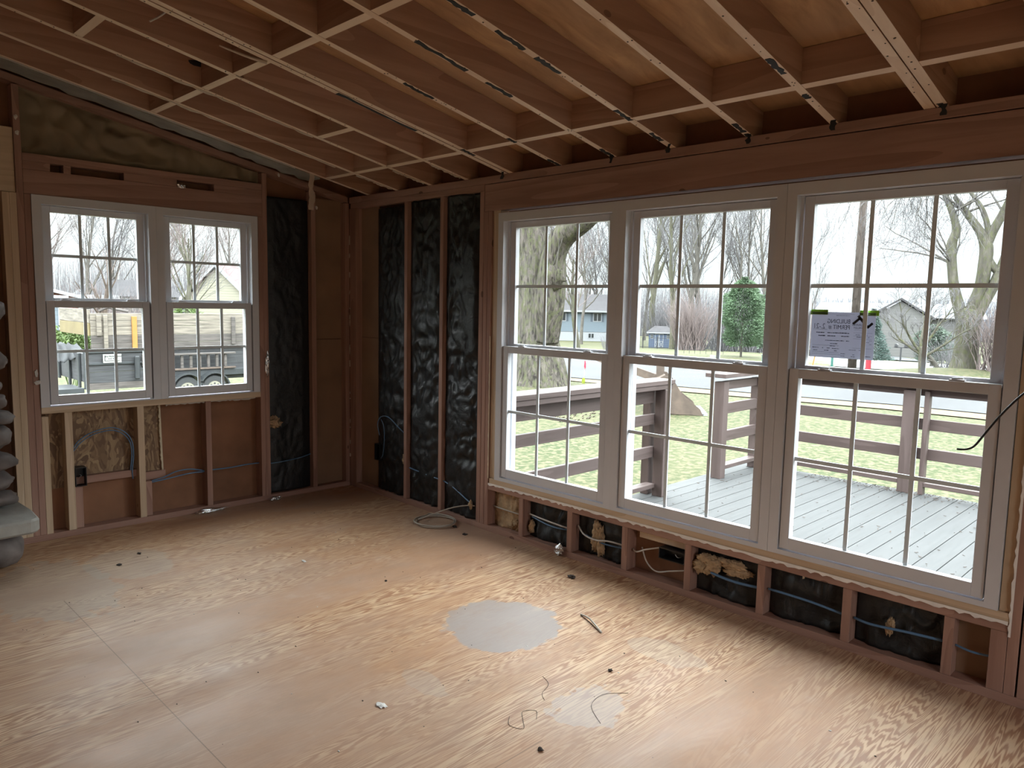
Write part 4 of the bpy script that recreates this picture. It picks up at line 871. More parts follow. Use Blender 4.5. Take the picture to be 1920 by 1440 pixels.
rp(rl, 'post', 1.615, 1.715, 1.965, 2.05, -.1, .82); rp(rl, 'post', 1.50, 1.575, 1.955, 2.035, -.1, .82)
rp(rl, 'cap_rail', 1.52, 1.72, .15, 2.10, .862, .90); rp(rl, 'fascia_board', 1.70, 1.712, .15, 2.08, .822, .8615)
rp(rl, 'top_rail', 1.575, 1.612, .15, 1.954, .70, .8215)
for z0, z1 in ((.515, .605), (.230, .325)): rp(rl, 'middle_rail', 1.578, 1.612, .15, 1.98, z0, z1)
rp(rl, 'bottom_rail', 1.555, 1.645, .15, 1.96, -.03, .008)
rl2 = empty('deck_railing', (1.62, 3.0, -.1)); tag(rl2, 'brown deck railing turning the corner past the stair gap toward the right', 'railing')
rp(rl2, 'post', 1.60, 1.70, 2.955, 3.05, -.1, .82); rp(rl2, 'post', 1.59, 1.68, 3.69, 3.78, -.1, .82)
rp(rl2, 'post', 2.99, 3.11, 3.79, 3.87, -.1, .82); rp(rl2, 'post', 3.16, 3.20, 3.80, 3.875, -.1, .82); rp(rl2, 'post', 4.80, 4.90, 3.79, 3.87, -.1, .82); rp(rl2, 'post', 6.6, 6.7, 3.79, 3.87, -.1, .82)
rp(rl2, 'cap_rail', 1.53, 1.74, 2.90, 3.715, .862, .90); rp(rl2, 'cap_rail', 1.53, 7.4, 3.717, 3.915, .862, .90)
rp(rl2, 'top_rail', 1.62, 1.655, 3.052, 3.688, .74, .8215); rp(rl2, 'top_rail', 1.70, 7.4, 3.845, 3.88, .775, .8605)
for z0, z1 in ((.470, .570), (.205, .305)):
    rp(rl2, 'middle_rail', 1.63, 1.665, 3.052, 3.688, z0+.04, z1+.04); rp(rl2, 'middle_rail', 1.682, 7.4, 3.872, 3.898, z0, z1)
rp(rl2, 'bottom_rail', 1.60, 1.69, 3.052, 3.688, -.02, .018); rp(rl2, 'bottom_rail', 1.682, 2.989, 3.80, 3.89, -.025, .013); rp(rl2, 'bottom_rail', 3.202, 4.799, 3.80, 3.89, -.025, .013)

# ------------------------------------------------------------------ trees
def grow(mb, p, d, L, r, lev, rn, spread=.6, up=.12, kids=(6, 5, 4, 3), segs=(6, 5, 4, 3), maxlev=3, wob=.16, droop=0, mi=0, minr=.004):
    n = segs[min(lev, 3)]; pts = [p.copy()]; rad = [r]; q = p.copy(); dd = d.copy()
    for k in range(n):
        dd = (dd+Vector((rn.uniform(-wob, wob), rn.uniform(-wob, wob), rn.uniform(-wob, wob)*.6+up-droop*(lev > 0)))).normalized()
        q = q+dd*(L/n); pts.append(q.copy()); rad.append(max(minr, r*(1-.72*(k+1)/n)))
    mb.tube(pts, rad, (7, 5, 4, 3)[min(lev, 3)], mi if lev < 2 else min(mi+1, 1), caps=False)
    if lev >= maxlev: return
    nk = kids[min(lev, 3)]
    for k in range(nk):
        t = .28+.72*(k+rn.random()*.8)/nk; i = min(n-1, int(t*n)); f_ = t*n-i
        pp = pts[i].lerp(pts[i+1], min(1, f_)); bd = (pts[i+1]-pts[i]).normalized(); o = bd.orthogonal().normalized()
        o.rotate(Matrix.Rotation(rn.uniform(0, 2*math.pi), 3, bd)); sp = spread*rn.uniform(.7, 1.25)
        nd = (bd*math.cos(sp)+o*math.sin(sp)).normalized()
        grow(mb, pp, nd, L*rn.uniform(.42, .66)*(1-.25*t), rad[i]*rn.uniform(.34, .52), lev+1, rn, spread, up, kids, segs, maxlev, wob, droop, mi, minr)
def tree(name, x, y, h_, r, label, seed, mat='bark', tw='twig', lean=(0, 0), spread=.55, up=.10, kids=(9, 6, 5, 3), maxlev=3, group=None, minr=.006, droop=0, sink=.1, wob=.14):
    rn = random.Random(seed); mb = MB(); z = H(x, y)-sink
    grow(mb, Vector((x, y, z)), Vector((lean[0], lean[1], 1)).normalized(), h_, r, 0, rn, spread, up, kids, (8, 5, 4, 3), maxlev, wob, droop, 0, minr)
    return tag(mb.build(name, [M[mat], M[tw]], smooth=True), label, 'tree', group)
def limb(mb, pts, rad, n=9, mi=0): mb.tube(smoothpts(pts, 5), [rad[0]+(rad[-1]-rad[0])*k/(5*(len(pts)-1)) for k in range(5*(len(pts)-1)+1)] if len(rad) == 2 else [rad[min(len(rad)-1, k//5)]+(rad[min(len(rad)-1, k//5+1)]-rad[min(len(rad)-1, k//5)])*(k % 5)/5 for k in range(5*(len(pts)-1)+1)], n, mi)
# near willow outside the leftmost tall window
wt = empty('old_willow_tree', (-6.5, 9.4, H(-6.5, 9.4))); tag(wt, 'huge furrowed willow trunk outside leftmost tall window, forking with a knob', 'tree')
ox, oy, oz = wt.location; rel = lambda P: [(a-ox, c-oy, e-oz) for a, c, e in P]
mb = MB()
def burly(mb, pts, rads, n=40, amp=.06, seed=0):
    pts = smoothpts(rel(pts), 10); m_ = len(pts); rr = []
    K = len(rads)-1
    for k in range(m_):
        t = k/(m_-1)*K; i = min(K-1, int(t)); rr.append(rads[i]+(rads[i+1]-rads[i])*(t-i))
    b0 = len(mb.v); mb.tube(pts, rr, n, 0)
    for k in range(m_):
        for q in range(n):
            i = b0+k*n+q; v = Vector(mb.v[i]); c = pts[k]; a = 2*math.pi*q/n; dd = (v-c)
            f_ = 1+amp*(abs(noise.noise(Vector((math.cos(a)*3.5+seed, math.sin(a)*3.5, v.z*.35))))*1.8-.5)+amp*.7*noise.noise(Vector((math.cos(a)*9, math.sin(a)*9+seed, v.z*1.3)))
            mb.v[i] = tuple(c+dd*f_)
burly(mb, [(-6.60, 9.4, -.75), (-6.60, 9.4, -.2), (-6.72, 9.4, .5), (-6.82, 9.4, 1.2), (-6.95, 9.4, 2.1), (-7.0, 9.4, 3.2), (-6.9, 9.4, 4.6), (-7.1, 9.4, 6.5)], [.88, .62, .53, .50, .46, .40, .34, .2])
burly(mb, [(-6.50, 9.35, .7), (-6.32, 9.3, 1.4), (-6.22, 9.3, 2.1), (-6.12, 9.25, 2.6), (-5.86, 9.25, 3.0), (-5.2, 9.2, 3.35), (-4.4, 9.2, 3.9), (-3.6, 9.3, 4.9)], [.36, .36, .33, .27, .27, .25, .18, .10], 28, .10, 4)
mb.blob(rel([(-6.02, 9.15, 2.12)])[0], (.22, .22, .30), 3, .5, 2.5, 3)
mb.build('trunk', M['bigbark'], wt, smooth=True)
mb = MB(); rn = random.Random(8)
for k in range(12):
    p = Vector(rel([(-6.9+rn.uniform(-.2, 2.6), 9.4, rn.uniform(3.8, 5))])[0]); grow(mb, p, Vector((rn.uniform(-1, 1), rn.uniform(-1, 1), .6)).normalized(), 2.6, .05, 1, rn, .6, .05, (6, 5, 4, 3), (6, 6, 5, 4), 3, .16, .10, 0, .005)
for p0, p1 in (((-6.1, 9.05, 2.3), (-6.05, 9.0, 3.6)), ((-6.0, 9.05, 2.3), (-5.5, 9.0, 3.5)), ((-5.95, 9.05, 2.0), (-5.75, 9.0, 3.4))):
    mb.tube(smoothpts(rel([p0, tuple((Vector(p0)+Vector(p1))/2+Vector((.05, 0, 0))), p1])), .014, 4)
mb.build('branches', [M['bark'], M['twig']], wt, smooth=True)
# mossy old tree on its mound outside the right window
mt = empty('mossy_old_tree', (-1.0, 21.9, H(-1.0, 21.9))); tag(mt, 'mossy many-limbed old tree on a mound outside the right window', 'tree')
ox, oy, oz = mt.location; mb = MB()
burly(mb, [(-1.02, 21.9, -.5), (-1.0, 21.9, .1), (-1.0, 21.9, .7), (-1.0, 21.9, 1.3), (-.95, 21.9, 1.6)], [.46, .34, .30, .31, .22], 24, .10, 2)
burly(mb, [(-1.08, 21.85, 1.0), (-1.21, 21.85, 1.5), (-1.40, 21.8, 2.2), (-1.50, 21.78, 2.8), (-1.57, 21.77, 3.45), (-1.48, 21.78, 3.9), (-1.6, 21.75, 4.4), (-1.85, 21.7, 5.0)], [.18, .16, .14, .13, .14, .12, .10, .07], 14, .10, 5)
burly(mb, [(-.98, 21.9, 1.0), (-.92, 21.92, 1.6), (-.77, 21.97, 2.2), (-.70, 21.96, 2.9), (-.72, 21.97, 3.45), (-.93, 21.93, 3.9), (-1.27, 21.85, 4.4), (-1.6, 21.78, 4.9)], [.20, .19, .18, .18, .17, .12, .10, .06], 14, .10, 6)
burly(mb, [(-.90, 21.9, 1.1), (-.76, 21.95, 1.5), (-.49, 22.03, 2.2), (-.33, 22.07, 2.7), (-.22, 22.08, 3.2), (-.1, 22.1, 4.0)], [.17, .17, .15, .15, .12, .08], 14, .10, 7)
burly(mb, [(-.36, 22.06, 2.65), (-.52, 22.0, 2.85), (-.68, 21.99, 3.1)], [.11, .11, .12], 10, .08, 8)
burly(mb, [(-.72, 21.97, 3.4), (-.60, 22.0, 3.8), (-.38, 22.05, 4.35), (-.1, 22.1, 5.2)], [.15, .13, .11, .07], 12, .08, 9)
burly(mb, [(-.66, 21.97, 3.7), (-.78, 21.95, 4.2), (-.95, 21.9, 4.6), (-1.3, 21.9, 5.1)], [.09, .08, .07, .04], 10, .08, 10)
mb.build('trunk', M['mossbark'], mt, smooth=True)
mb = MB(); rn = random.Random(18)
for k in range(20):
    s_ = rn.choice([(-1.6, 21.75, 4.4), (-1.27, 21.85, 4.4), (-.38, 22.05, 4.35), (-.1, 22.1, 4.0), (-1.8, 21.7, 4.9), (-1.5, 21.78, 2.9)]); p = Vector(rel([s_])[0])
    grow(mb, p, Vector((rn.uniform(-1, 1), rn.uniform(-.6, .6), .5)).normalized(), rn.uniform(1.2, 2.4), .035, 1, rn, .6, .05, (6, 5, 4, 3), (6, 6, 5, 4), 3, .2, .06, 0, .006)
mb.build('branches', [M['bark'], M['twig']], mt, smooth=True)
# overhanging limb with drooping twigs, left of the mossy tree
dt = MB(); rn = random.Random(5)
bx0, by0 = 2.6, 14.2
dt.tube(smoothpts([(bx0, by0, H(bx0, by0)-.2), (bx0-.1, by0, 2.0), (bx0-.5, by0, 4.2), (bx0-1.4, by0-.1, 4.9), (bx0-2.6, by0-.3, 5.0), (bx0-4.0, by0-.5, 4.9)]), [.22-.0045*k for k in range(41)], 8)
for k in range(30):
    t = rn.random(); p = Vector((.9-t*2.0, 13.8+rn.uniform(-.4, .4), 4.75-.25*t+rn.uniform(-.2, .2)))
    grow(dt, p, Vector((rn.uniform(-.9, .2), rn.uniform(-.4, .4), -.35)).normalized(), rn.uniform(.9, 2.0)*(1-.5*abs(t-.35)), .013, 1, rn, .7, -.02, (6, 6, 5, 3), (7, 7, 5, 4), 3, .3, .14, 0, .003)
tag(dt.build('weeping_tree', [M['bark'], M['twig']], smooth=True), 'drooping blue-grey twigs of a weeping tree at top of right window', 'tree')
# smaller yard trees
tree('young_yard_tree', -14.69, 20.4, 3.9, .13, 'small forked tree in front of the pale blue house', 31, 'mossbark', 'redtwig', (.03, 0), .6, .10, (9, 7, 6, 3), 3)
sm_ = MB(); rn = random.Random(41)
z0 = H(-1.6, 20.0); L_ = [(-1.6, 20.0, z0-.1), (-1.64, 20.0, z0+.35), (-1.66, 20.0, z0+.75)]
sm_.tube(smoothpts(L_), [.075-.0012*k for k in range(17)], 7)
for a, c, n_ in (((-1.66, 20.0, z0+.55), (-.95, 0, .45), 9), ((-1.66, 20, z0+.7), (-.35, .1, .9), 8), ((-1.65, 20, z0+.7), (.5, 0, .7), 7), ((-1.66, 20, z0+.4), (.6, .2, .35), 6), ((-1.66, 20, z0+.6), (-.7, -.3, .6), 6)):
    grow(sm_, Vector(a), Vector(c).normalized(), rn.uniform(1.3, 1.7), .045, 0, rn, .65, .07, (n_, 6, 5, 3), (6, 5, 4, 3), 3, .22, 0, 0, .004)
tag(sm_.build('spreading_dogwood', [M['mossbark'], M['twig']], smooth=True), 'low spreading bare tree between permit and mossy trunk', 'tree')
tree('crooked_small_tree', -2.0, 23.4, 1.5, .09, 'crooked little dark tree left of mossy trunk base', 47, 'bark', 'twig', (-.5, 0), .8, .03, (8, 6, 5, 3), 3)
for k, (px_, py_, h_, r_, ln, lb) in enumerate(((-39.9, 62.7, 17, .36, (-.10, 0), 'mossy leaning tree at left edge of the middle window'), (-32.9, 55.4, 14, .30, (.02, 0), 'grey tree just left of the middle window first muntin'), (-34.4, 60.4, 14.5, .36, (.07, 0), 'grey tree right of the shed, leaning slightly right'), (-38.8, 69.3, 17, .36, (.12, .03), 'tall tree in the centre of the middle window leaning right'), (-37.3, 76, 14, .26, (-.12, 0), 'fan-shaped bare tree above the green pine'), (-30.4, 68.3, 15, .24, (.02, 0), 'slim tree at the right edge of the middle window'), (-44.5, 62, 16, .28, (.02, 0), 'tall bare tree seen right of the willow, first unit'), (-47.5, 60, 13, .2, (.06, 0), 'thin bare tree close right of willow, first unit'))):
    tree('bare_tree', px_, py_, h_, r_, lb, 60+k, 'mossbark' if k in (0, 1) else 'bark', 'twig', ln, .5, .12, (12, 7, 6, 4), 3, 'tall bare trees across the road', .012)
rn = random.Random(99)
ordn = ('leftmost', 'second', 'third', 'fourth', 'fifth', 'sixth', 'seventh', 'eighth', 'ninth', 'tenth', 'eleventh', 'twelfth', 'thirteenth', 'fourteenth', 'fifteenth', 'rightmost')
for k in range(16):
    a = R(137.5-1.6*k+rn.uniform(-.6, .6)); d = rn.uniform(88, 118); x_, y_ = 5.2+d*math.cos(a), -3.34+d*math.sin(a)
    tree('bare_tree', x_, y_, rn.uniform(10, 17), rn.uniform(.14, .26), f'{ordn[k]} from the left among faint bare trees farthest back beyond the road', 200+k, 'bark', 'twig', (rn.uniform(-.1, .1), 0), .5, .10, (11, 7, 5, 3), 3, 'bare background trees north', .014)
def thicket(name, x, y, rad, h_, n, mat, label, seed, cat='bush'):
    rn = random.Random(seed); mb = MB()
    for k in range(n):
        a = rn.uniform(0, 6.28); rr = rad*math.sqrt(rn.random()); bx_, by_ = x+rr*math.cos(a), y+rr*math.sin(a)*.7
        d = Vector((rn.uniform(-.35, .35), rn.uniform(-.35, .35), 1)).normalized()
        grow(mb, Vector((bx_, by_, H(bx_, by_)-.05)), d, h_*rn.uniform(.5, 1), .008*h_+.004, 2, rn, .45, .05, (5, 5, 6, 3), (5, 5, 5, 3), 3, .2, 0, 0, .0035*max(1, h_*.6))
    return tag(mb.build(name, [M[mat], M[mat]]), label, cat)
thicket('bare_thicket', -28.4, 51.1, 1.2, 4.2, 130, 'redtwig', 'mauve bare thicket right of the blue shed', 1)
thicket('bare_thicket', -37.0, 64, 4, 5.0, 200, 'twig', 'bare scrub behind the shed roof', 2)
thicket('bare_thicket', -27.5, 58, 2.6, 4.8, 200, 'twig', 'grey tangled scrub left of the green pine', 3)
thicket('bare_thicket', .15, 21.6, .75, 1.9, 150, 'redtwig', 'pinkish bare brush right of the mossy trunk', 4)
thicket('bare_thicket', -2.55, 27, .7, 1.5, 60, 'twig', 'grey bare brush left of the mossy trunk', 5)
thicket('bare_shrub', -14.0, 21.9, .5, .75, 50, 'twig', 'little bare shrub by the muntin in front of blue house', 6)
thicket('bare_thicket', -24.5, 66, 2.0, 4.4, 90, 'redtwig', 'faint upright brush left of the metal-roofed garage', 7)
# evergreens
def needles(name, x, y, z0, h_, rad, n, mat, label, seed, cone=1.0, size=.09, trunk=.12, cat='tree', droopy=0, zc=None):
    rn = random.Random(seed); mb = MB(); g = H(x, y)
    mb.tube([(x, y, g-.1), (x, y, z0+h_*.8)], [trunk, trunk*.3], 8, 1)
    layers = []
    for k in range(n):
        t = rn.random()**(1.25 if cone > .5 else .9); z = z0+h_*t
        prof = (1-t)**.8*cone+(1-cone)*math.sqrt(max(0, 1-(2*t-.9)**2*.95)); prof = max(.05, prof)
        a = rn.uniform(0, 6.283); lump = .75+.4*noise.noise(Vector((math.cos(a)*1.7, math.sin(a)*1.7, z*2.0/max(.5, h_/3)+seed)))
        rr = rad*prof*lump*math.sqrt(rn.uniform(.25, 1)); c = Vector((x+rr*math.cos(a), y+rr*math.sin(a), z-droopy*rr))
        d = Vector((math.cos(a), math.sin(a), rn.uniform(-.5, .7))).normalized(); sd = d.orthogonal().normalized(); sd.rotate(Matrix.Rotation(rn.uniform(0, 3.14), 3, d)); s_ = size*rn.uniform(.6, 1.3)
        b0 = len(mb.v)
        mb.v += [tuple(c-sd*s_*.22), tuple(c+sd*s_*.22), tuple(c+d*s_), tuple(c+sd.cross(d)*s_*.2)]
        mb.f += [(b0, b0+1, b0+2), (b0+1, b0+3, b0+2), (b0+3, b0, b0+2)]; mb.m += [0, 0, 0]
    me = bpy.data.meshes.new(name); me.from_pydata(mb.v, [], mb.f); me.materials.append(M[mat]); me.materials.append(M['bark']); me.polygons.foreach_set('material_index', mb.m)
    o = bpy.data.objects.new(name, me); col.objects.link(o); return tag(o, label, cat)
needles('green_pine', -9.44, 24.2, -.02, 2.7, 1.22, 13000, 'needle', 'rounded bright green pine on the lawn across the road', 3, .25, .10, .05)
needles('blue_spruce', -6.35, 29.5, -.55, 2.1, .95, 9000, 'spruce', 'small blue-green spruce half hidden by permit sheet', 4, 1.0, .08, .05)
needles('dark_cedar', -22.0, 52, -1.6, 4.6, 1.3, 5000, 'cedar', 'grey-green evergreen left of the bright pine', 5, .5, .22, .12)
needles('thin_spruce', -4.6, 47, -1.5, 6.3, .85, 3000, 'cedar', 'narrow spruce tip rising behind the mossy tree', 6, 1.0, .22, .1)
needles('low_cedar', -9.5, 49, -1.6, 2.2, 1.6, 4200, 'cedar', 'low evergreen bushes left of the mossy tree', 7, .2, .2, .1)
# faraway wooded horizon
def treeline(name, a0, a1, d, zt, label, seed, jag, dens, w0, mat='farwood'):
    rn = random.Random(seed); mb = MB(); n = int((a1-a0)*dens)
    for k in range(n):
        a = R(a0+(a1-a0)*k/n+rn.uniform(-.05, .05)); dd = d+rn.uniform(-8, 8); x_, y_ = 5.2+dd*math.cos(a), -3.34+dd*math.sin(a)
        env = zt+jag*(noise.noise(Vector((a*26, seed, 0)))+.5*noise.noise(Vector((a*90, seed, 4)))); g = 1.52-d*.06; top = g+(env-g)*rn.uniform(.45, 1.0)
        q = rn.uniform(0, 1.2)*(top-g)*.5
        mb.tube([(x_, y_, g+q*.4), (x_+rn.uniform(-.2, .2), y_, g+(top-g)*.6), (x_+rn.uniform(-1, 1)*w0*7, y_+rn.uniform(-1, 1)*w0*7, top)], [w0, w0*.7, w0*.25], 3, 0, False)
    return tag(mb.build(name, M[mat]), label, 'trees', kind='stuff')
treeline('distant_woods', 97, 124, 230, 4.6, 'low hazy band of distant woods on the horizon', 1, .9, 90, .34)
treeline('distant_woods', 118, 142, 150, 6.5, 'grey distant woods behind the houses across the road', 2, 3.0, 110, .07, 'twig')
treeline('distant_woods', 150, 172, 150, 8.0, 'grey distant woods behind the houses past the trailer', 3, 3.0, 110, .07, 'twig')

# ------------------------------------------------------------------ houses and yard things to the north
def frame_at(x, y, z, ang): return Matrix.Translation((x, y, z)) @ Matrix.Rotation(R(ang), 4, 'Z')
def place(o, x, y, z, ang): o.location = (x, y, z); o.rotation_euler = (0, 0, R(ang)); return o
# pale blue house: local x along the front, local y away
hb = empty('pale_blue_house'); tag(hb, 'pale blue ranch house across the road, shuttered windows', 'house'); place(hb, -58.4, 67.2, -3.1, 39.7)
MB().box(-5, 9.0, 0, 8, 1.15, 3.72).build('wall', M['siding_blue'], hb); MB().box(-5, 9.0, .05, 7.95, -.3, 1.149).build('foundation_wall', M['whitep'], hb)
MB().add([(-5.5, -.6, 3.68), (9.5, -.6, 3.68), (9.5, 8.6, 3.68), (-5.5, 8.6, 3.68), (-5.5, 4, 5.9), (9.5, 4, 5.9), (-5.5, -.6, 3.8), (9.5, -.6, 3.8), (9.5, 8.6, 3.8), (-5.5, 8.6, 3.8)], [(0, 1, 2, 3), (6, 7, 5, 4), (8, 9, 4, 5), (0, 6, 7, 1), (2, 8, 9, 3), (0, 3, 9, 6), (6, 9, 4), (1, 7, 8, 2), (7, 5, 8)]).build('roof', M['roofgrey'], hb)
MB().box(-5.5, 9.5, -.66, -.605, 3.62, 3.84).build('gutter', M['whitep'], hb)
for wx in (.75, 5.2):
    wf = MB().box(wx, wx+1.05, -.04, -.001, 2.45, 3.55).build('window', M['whitep'], hb)
    MB().box(wx+.08, wx+.48, -.05, -.041, 2.54, 3.46).box(wx+.57, wx+.97, -.05, -.041, 2.54, 3.46).build('pane', M['winglass'], wf)
    for sx_ in (wx-.32, wx+1.08): MB().box(sx_, sx_+.26, -.035, -.001, 2.45, 3.55).build('shutter', M['shutter'], hb)
wf = MB().box(4.6, 5.4, .0, .049, .35, 1.0).build('basement_window', M['whitep'], hb); MB().box(4.68, 4.96, -.01, -.001, .42, .93).box(5.04, 5.32, -.01, -.001, .42, .93).build('pane', M['winglass'], wf)
# shed
sh = empty('garden_shed'); tag(sh, 'little blue garden shed with white crossed double doors', 'shed'); place(sh, -37.6, 58.25, -2.62, 34)
MB().box(.12, 2.42, 0, 1.8, -.2, 1.5).build('wall', M['shedblue'], sh)
MB().add([(-.1, -.25, 1.5), (2.62, -.25, 1.5), (2.62, 2.05, 1.5), (-.1, 2.05, 1.5), (.65, .9, 2.12), (1.9, .9, 2.12)], [(3, 2, 1, 0), (0, 1, 5, 4), (1, 2, 5), (2, 3, 4, 5), (3, 0, 4)]).build('roof', M['roofgrey'], sh)
MB().box(-.1, 2.62, -.27, -.251, 1.42, 1.52).build('fascia', M['whitep'], sh)
for dx in (.72, 1.14):
    d_ = MB().box(dx, dx+.41, -.03, -.001, .03, 1.38).build('door', M['shedblue'], sh); t_ = MB(); t_.box(dx, dx+.05, -.045, -.031, .03, 1.38).box(dx+.36, dx+.41, -.045, -.031, .03, 1.38)
    for z in (.03, .62, 1.32): t_.box(dx+.05, dx+.36, -.045, -.031, z, z+.055)
    t_.beam((dx+.05, -.04, .09), (dx+.36, -.04, .61), .012, .05).beam((dx+.05, -.052, .61), (dx+.36, -.052, .09), .012, .05); t_.build('door_trim', M['whitep'], d_)
for wx in (.28, 1.86):
    wf = MB().box(wx, wx+.30, -.03, -.001, .90, 1.32).build('window', M['whitep'], sh); MB().box(wx+.04, wx+.13, -.04, -.031, .94, 1.10).box(wx+.17, wx+.26, -.04, -.031, .94, 1.10).box(wx+.04, wx+.13, -.04, -.031, 1.13, 1.28).box(wx+.17, wx+.26, -.04, -.031, 1.13, 1.28).build('pane', M['winglass'], wf)
# white building far behind
wb = MB().box(0, 7, 0, 4, -.5, 1.6).build('low_white_building', M['whitep']); place(wb, -48, 90, -3.4, 25); tag(wb, 'low white building glimpsed between trunks in the middle window', 'building')
# iron fence
fn = empty('iron_fence'); tag(fn, 'thin black iron fence behind the lawn in the middle window', 'fence')
P0, P1 = Vector((-38.5, 56.5, 0)), Vector((-19.5, 52.5, 0)); mb = MB(); n = 150
for k in range(n+1):
    p = P0.lerp(P1, k/n); z = H(p.x, p.y); mb.box(p.x-.008, p.x+.008, p.y-.008, p.y+.008, z, z+1.0)
mb.build('pickets', M['iron'], fn); mb = MB()
for k in range(20):
    a, c = P0.lerp(P1, k/20), P0.lerp(P1, (k+1)/20)
    for hh in (.12, 1.0): mb.beam((a.x, a.y, H(a.x, a.y)+hh), (c.x, c.y, H(c.x, c.y)+hh), .03, .035)
mb.build('fence_rail', M['iron'], fn)
for k in range(11):
    p = P0.lerp(P1, k/10); z = H(p.x, p.y); MB().box(p.x-.035, p.x+.035, p.y-.035, p.y+.035, z-.1, z+1.12).build('post', M['iron'], fn)
# garage with ribbed metal roof and grey gable
gr = empty('metal_roof_garage'); tag(gr, 'long ribbed metal-roofed house with a grey shingled gable, right window', 'house'); place(gr, -30.6, 81.5, -4.0, 19.2)
MB().box(-.4, 16, 1.5, 9, -.3, 4.9).build('wall', M['greysiding'], gr)
MB().add([(-1, .6, 4.75), (16.5, .6, 4.75), (16.5, 10, 4.75), (-1, 10, 4.75), (-.2, 5.2, 6.3), (16.2, 5.2, 6.3)], [(3, 2, 1, 0), (0, 1, 5, 4), (1, 2, 5), (2, 3, 4, 5), (3, 0, 4)]).build('roof', M['metalroof'], gr)
MB().prism([(5.4, -.3), (11.0, -.3), (11.0, 4.75), (8.2, 6.5), (5.4, 4.75)], -1.2, 1.49, 'y').build('gable_wall', M['greysiding'], gr)
g2 = MB(); g2.prism([(4.9, 4.55), (8.2, 6.62), (8.2, 6.85), (4.8, 4.72)], -1.6, 3.5, 'y').prism([(11.5, 4.55), (11.6, 4.72), (8.2, 6.85), (8.2, 6.62)], -1.6, 3.5, 'y'); g2.build('gable_roof', M['roofgrey'], gr)
MB().box(12.5, 15.5, 1.43, 1.499, -.2, 2.2).build('garage_door', M['whitep'], gr)
# mailbox on its post
mx = empty('mailbox_post'); tag(mx, 'dark pair of mailboxes on a post by the far driveway', 'mailbox'); xx, yy_ = -15.9, 63.4; place(mx, xx, yy_, H(xx, yy_), 10)
MB().box(-.06, .06, -.06, .06, -.1, 1.15).build('post', M['iron'], mx); MB().box(-.55, .55, -.06, .06, 1.151, 1.23).build('crossbar', M['iron'], mx)
for q in (-.36, .36): MB().prism([(q-.12, 1.231), (q+.12, 1.231), (q+.12, 1.40), (q+.06, 1.48), (q-.06, 1.48), (q-.12, 1.40)], -.25, .25, 'y').build('mailbox', M['iron'], mx)
# utility pole, markers, boxes
z = H(-4.0, 21.3); mb = MB().tube([(-4.02, 21.3, z-.3), (-4.02, 21.3, z+4), (-3.95, 21.3, z+9.5)], [.135, .12, .09], 12); tag(mb.build('street_utility_pole', M['pole'], smooth=True), 'tall wooden utility pole behind the permit sheet', 'pole')
z = H(-3.28, 20.6); tag(MB().cyl((-3.28, 20.6, z-.1), (-3.28, 20.6, z+.42), .075, 12).build('red_marker_post', M['red']), 'stout red marker post right of the utility pole', 'post')
z = H(-4.9, 21.9); tag(MB().box(-4.93, -4.87, 21.87, 21.93, z-.1, z+.55).build('teal_marker_post', M['teal']), 'thin teal post left of the utility pole', 'post')
z = H(-5.3, 21.3); tag(MB().beam((-5.33, 21.3, z-.05), (-5.24, 21.3, z+.45), .03, .03, (0, 1, 0)).build('orange_stake', M['orange']), 'orange stake leaning under the left end of permit', 'stake')
z = H(-7.12, 21.43); tag(MB().box(-7.16, -6.72, 21.4, 21.8, z-.05, z+.30).box(-7.18, -6.70, 21.38, 21.82, z+.30, z+.33).build('utility_cabinet', M['utility'], bevel=.01), 'green utility cabinet right of the pine', 'cabinet')
sg_ = empty('street_sign', (-16.07, 20.6, H(-16.07, 20.6))); tag(sg_, 'small teal street sign on a thin pole right of the willow', 'sign')
MB().cyl((0, 0, -.1), (0, 0, 1.79), .018, 8).build('pole', M['white_cable'], sg_); MB().box(-.012, .012, -.20, .20, 1.50, 1.79).build('sign_plate', M['teal'], sg_)
fl = empty('survey_flag', (-6.35, 10.68, -.45)); tag(fl, 'survey flag stake, pink on top and lime below, by the road', 'flag')
MB().tube([(0, 0, -.05), (.02, 0, .55)], .006, 5).build('wire_stake', M['white_cable'], fl)
MB().blob((.03, 0, .50), (.03, .012, .10), 2, .4, 3, 2).build('pink_ribbon', M['pink'], fl); MB().blob((-.01, 0, .10), (.045, .012, .11), 2, .4, 3, 5).build('lime_ribbon', M['lime'], fl)
tr = empty('garden_trellis', (-13.2, 26.0, H(-13.2, 26))); tag(tr, 'thin black wire garden hoops on the lawn before the fence', 'garden hoop'); mb = MB()
for k in range(8): mb.box(k*.28, k*.28+.012, 0, .012, -.05, .34+.06*(k % 2))
mb.box(0, 1.97, .013, .022, .18, .19).box(0, 1.97, .013, .022, .30, .31); mb.build('wire_hoops', M['iron'], tr)
tag(MB().box(-9.9, -9.72, 22.6, 22.75, H(-9.8, 22.6)-.02, H(-9.8, 22.6)+.09).build('white_plastic_box', M['whitep'], bevel=.01), 'small white box on lawn between hoops and pine', 'box')
mb = MB()
rn = random.Random(6)
for k in range(700):
    x_, y_ = rn.uniform(-5.5, -1.5), rn.uniform(5.2, 7.6); 
    if (x_+3.9)**2/2+(y_-7.0)**2 > .5+rn.random(): continue
    z = H(x_, y_); s_ = rn.uniform(.02, .05); mb.add([(x_-s_, y_, z+.01), (x_, y_-s_*.6, z+.012), (x_+s_, y_, z+.03), (x_, y_+s_*.6, z+.015), (x_, y_, z)], [(0, 1, 2, 3), (0, 4, 1), (1, 4, 2), (2, 4, 3), (3, 4, 0)])
tag(mb.build('dead_leaf_patch', M['litter']), 'patch of dead leaves on lawn beyond the railing', 'leaves', kind='stuff')
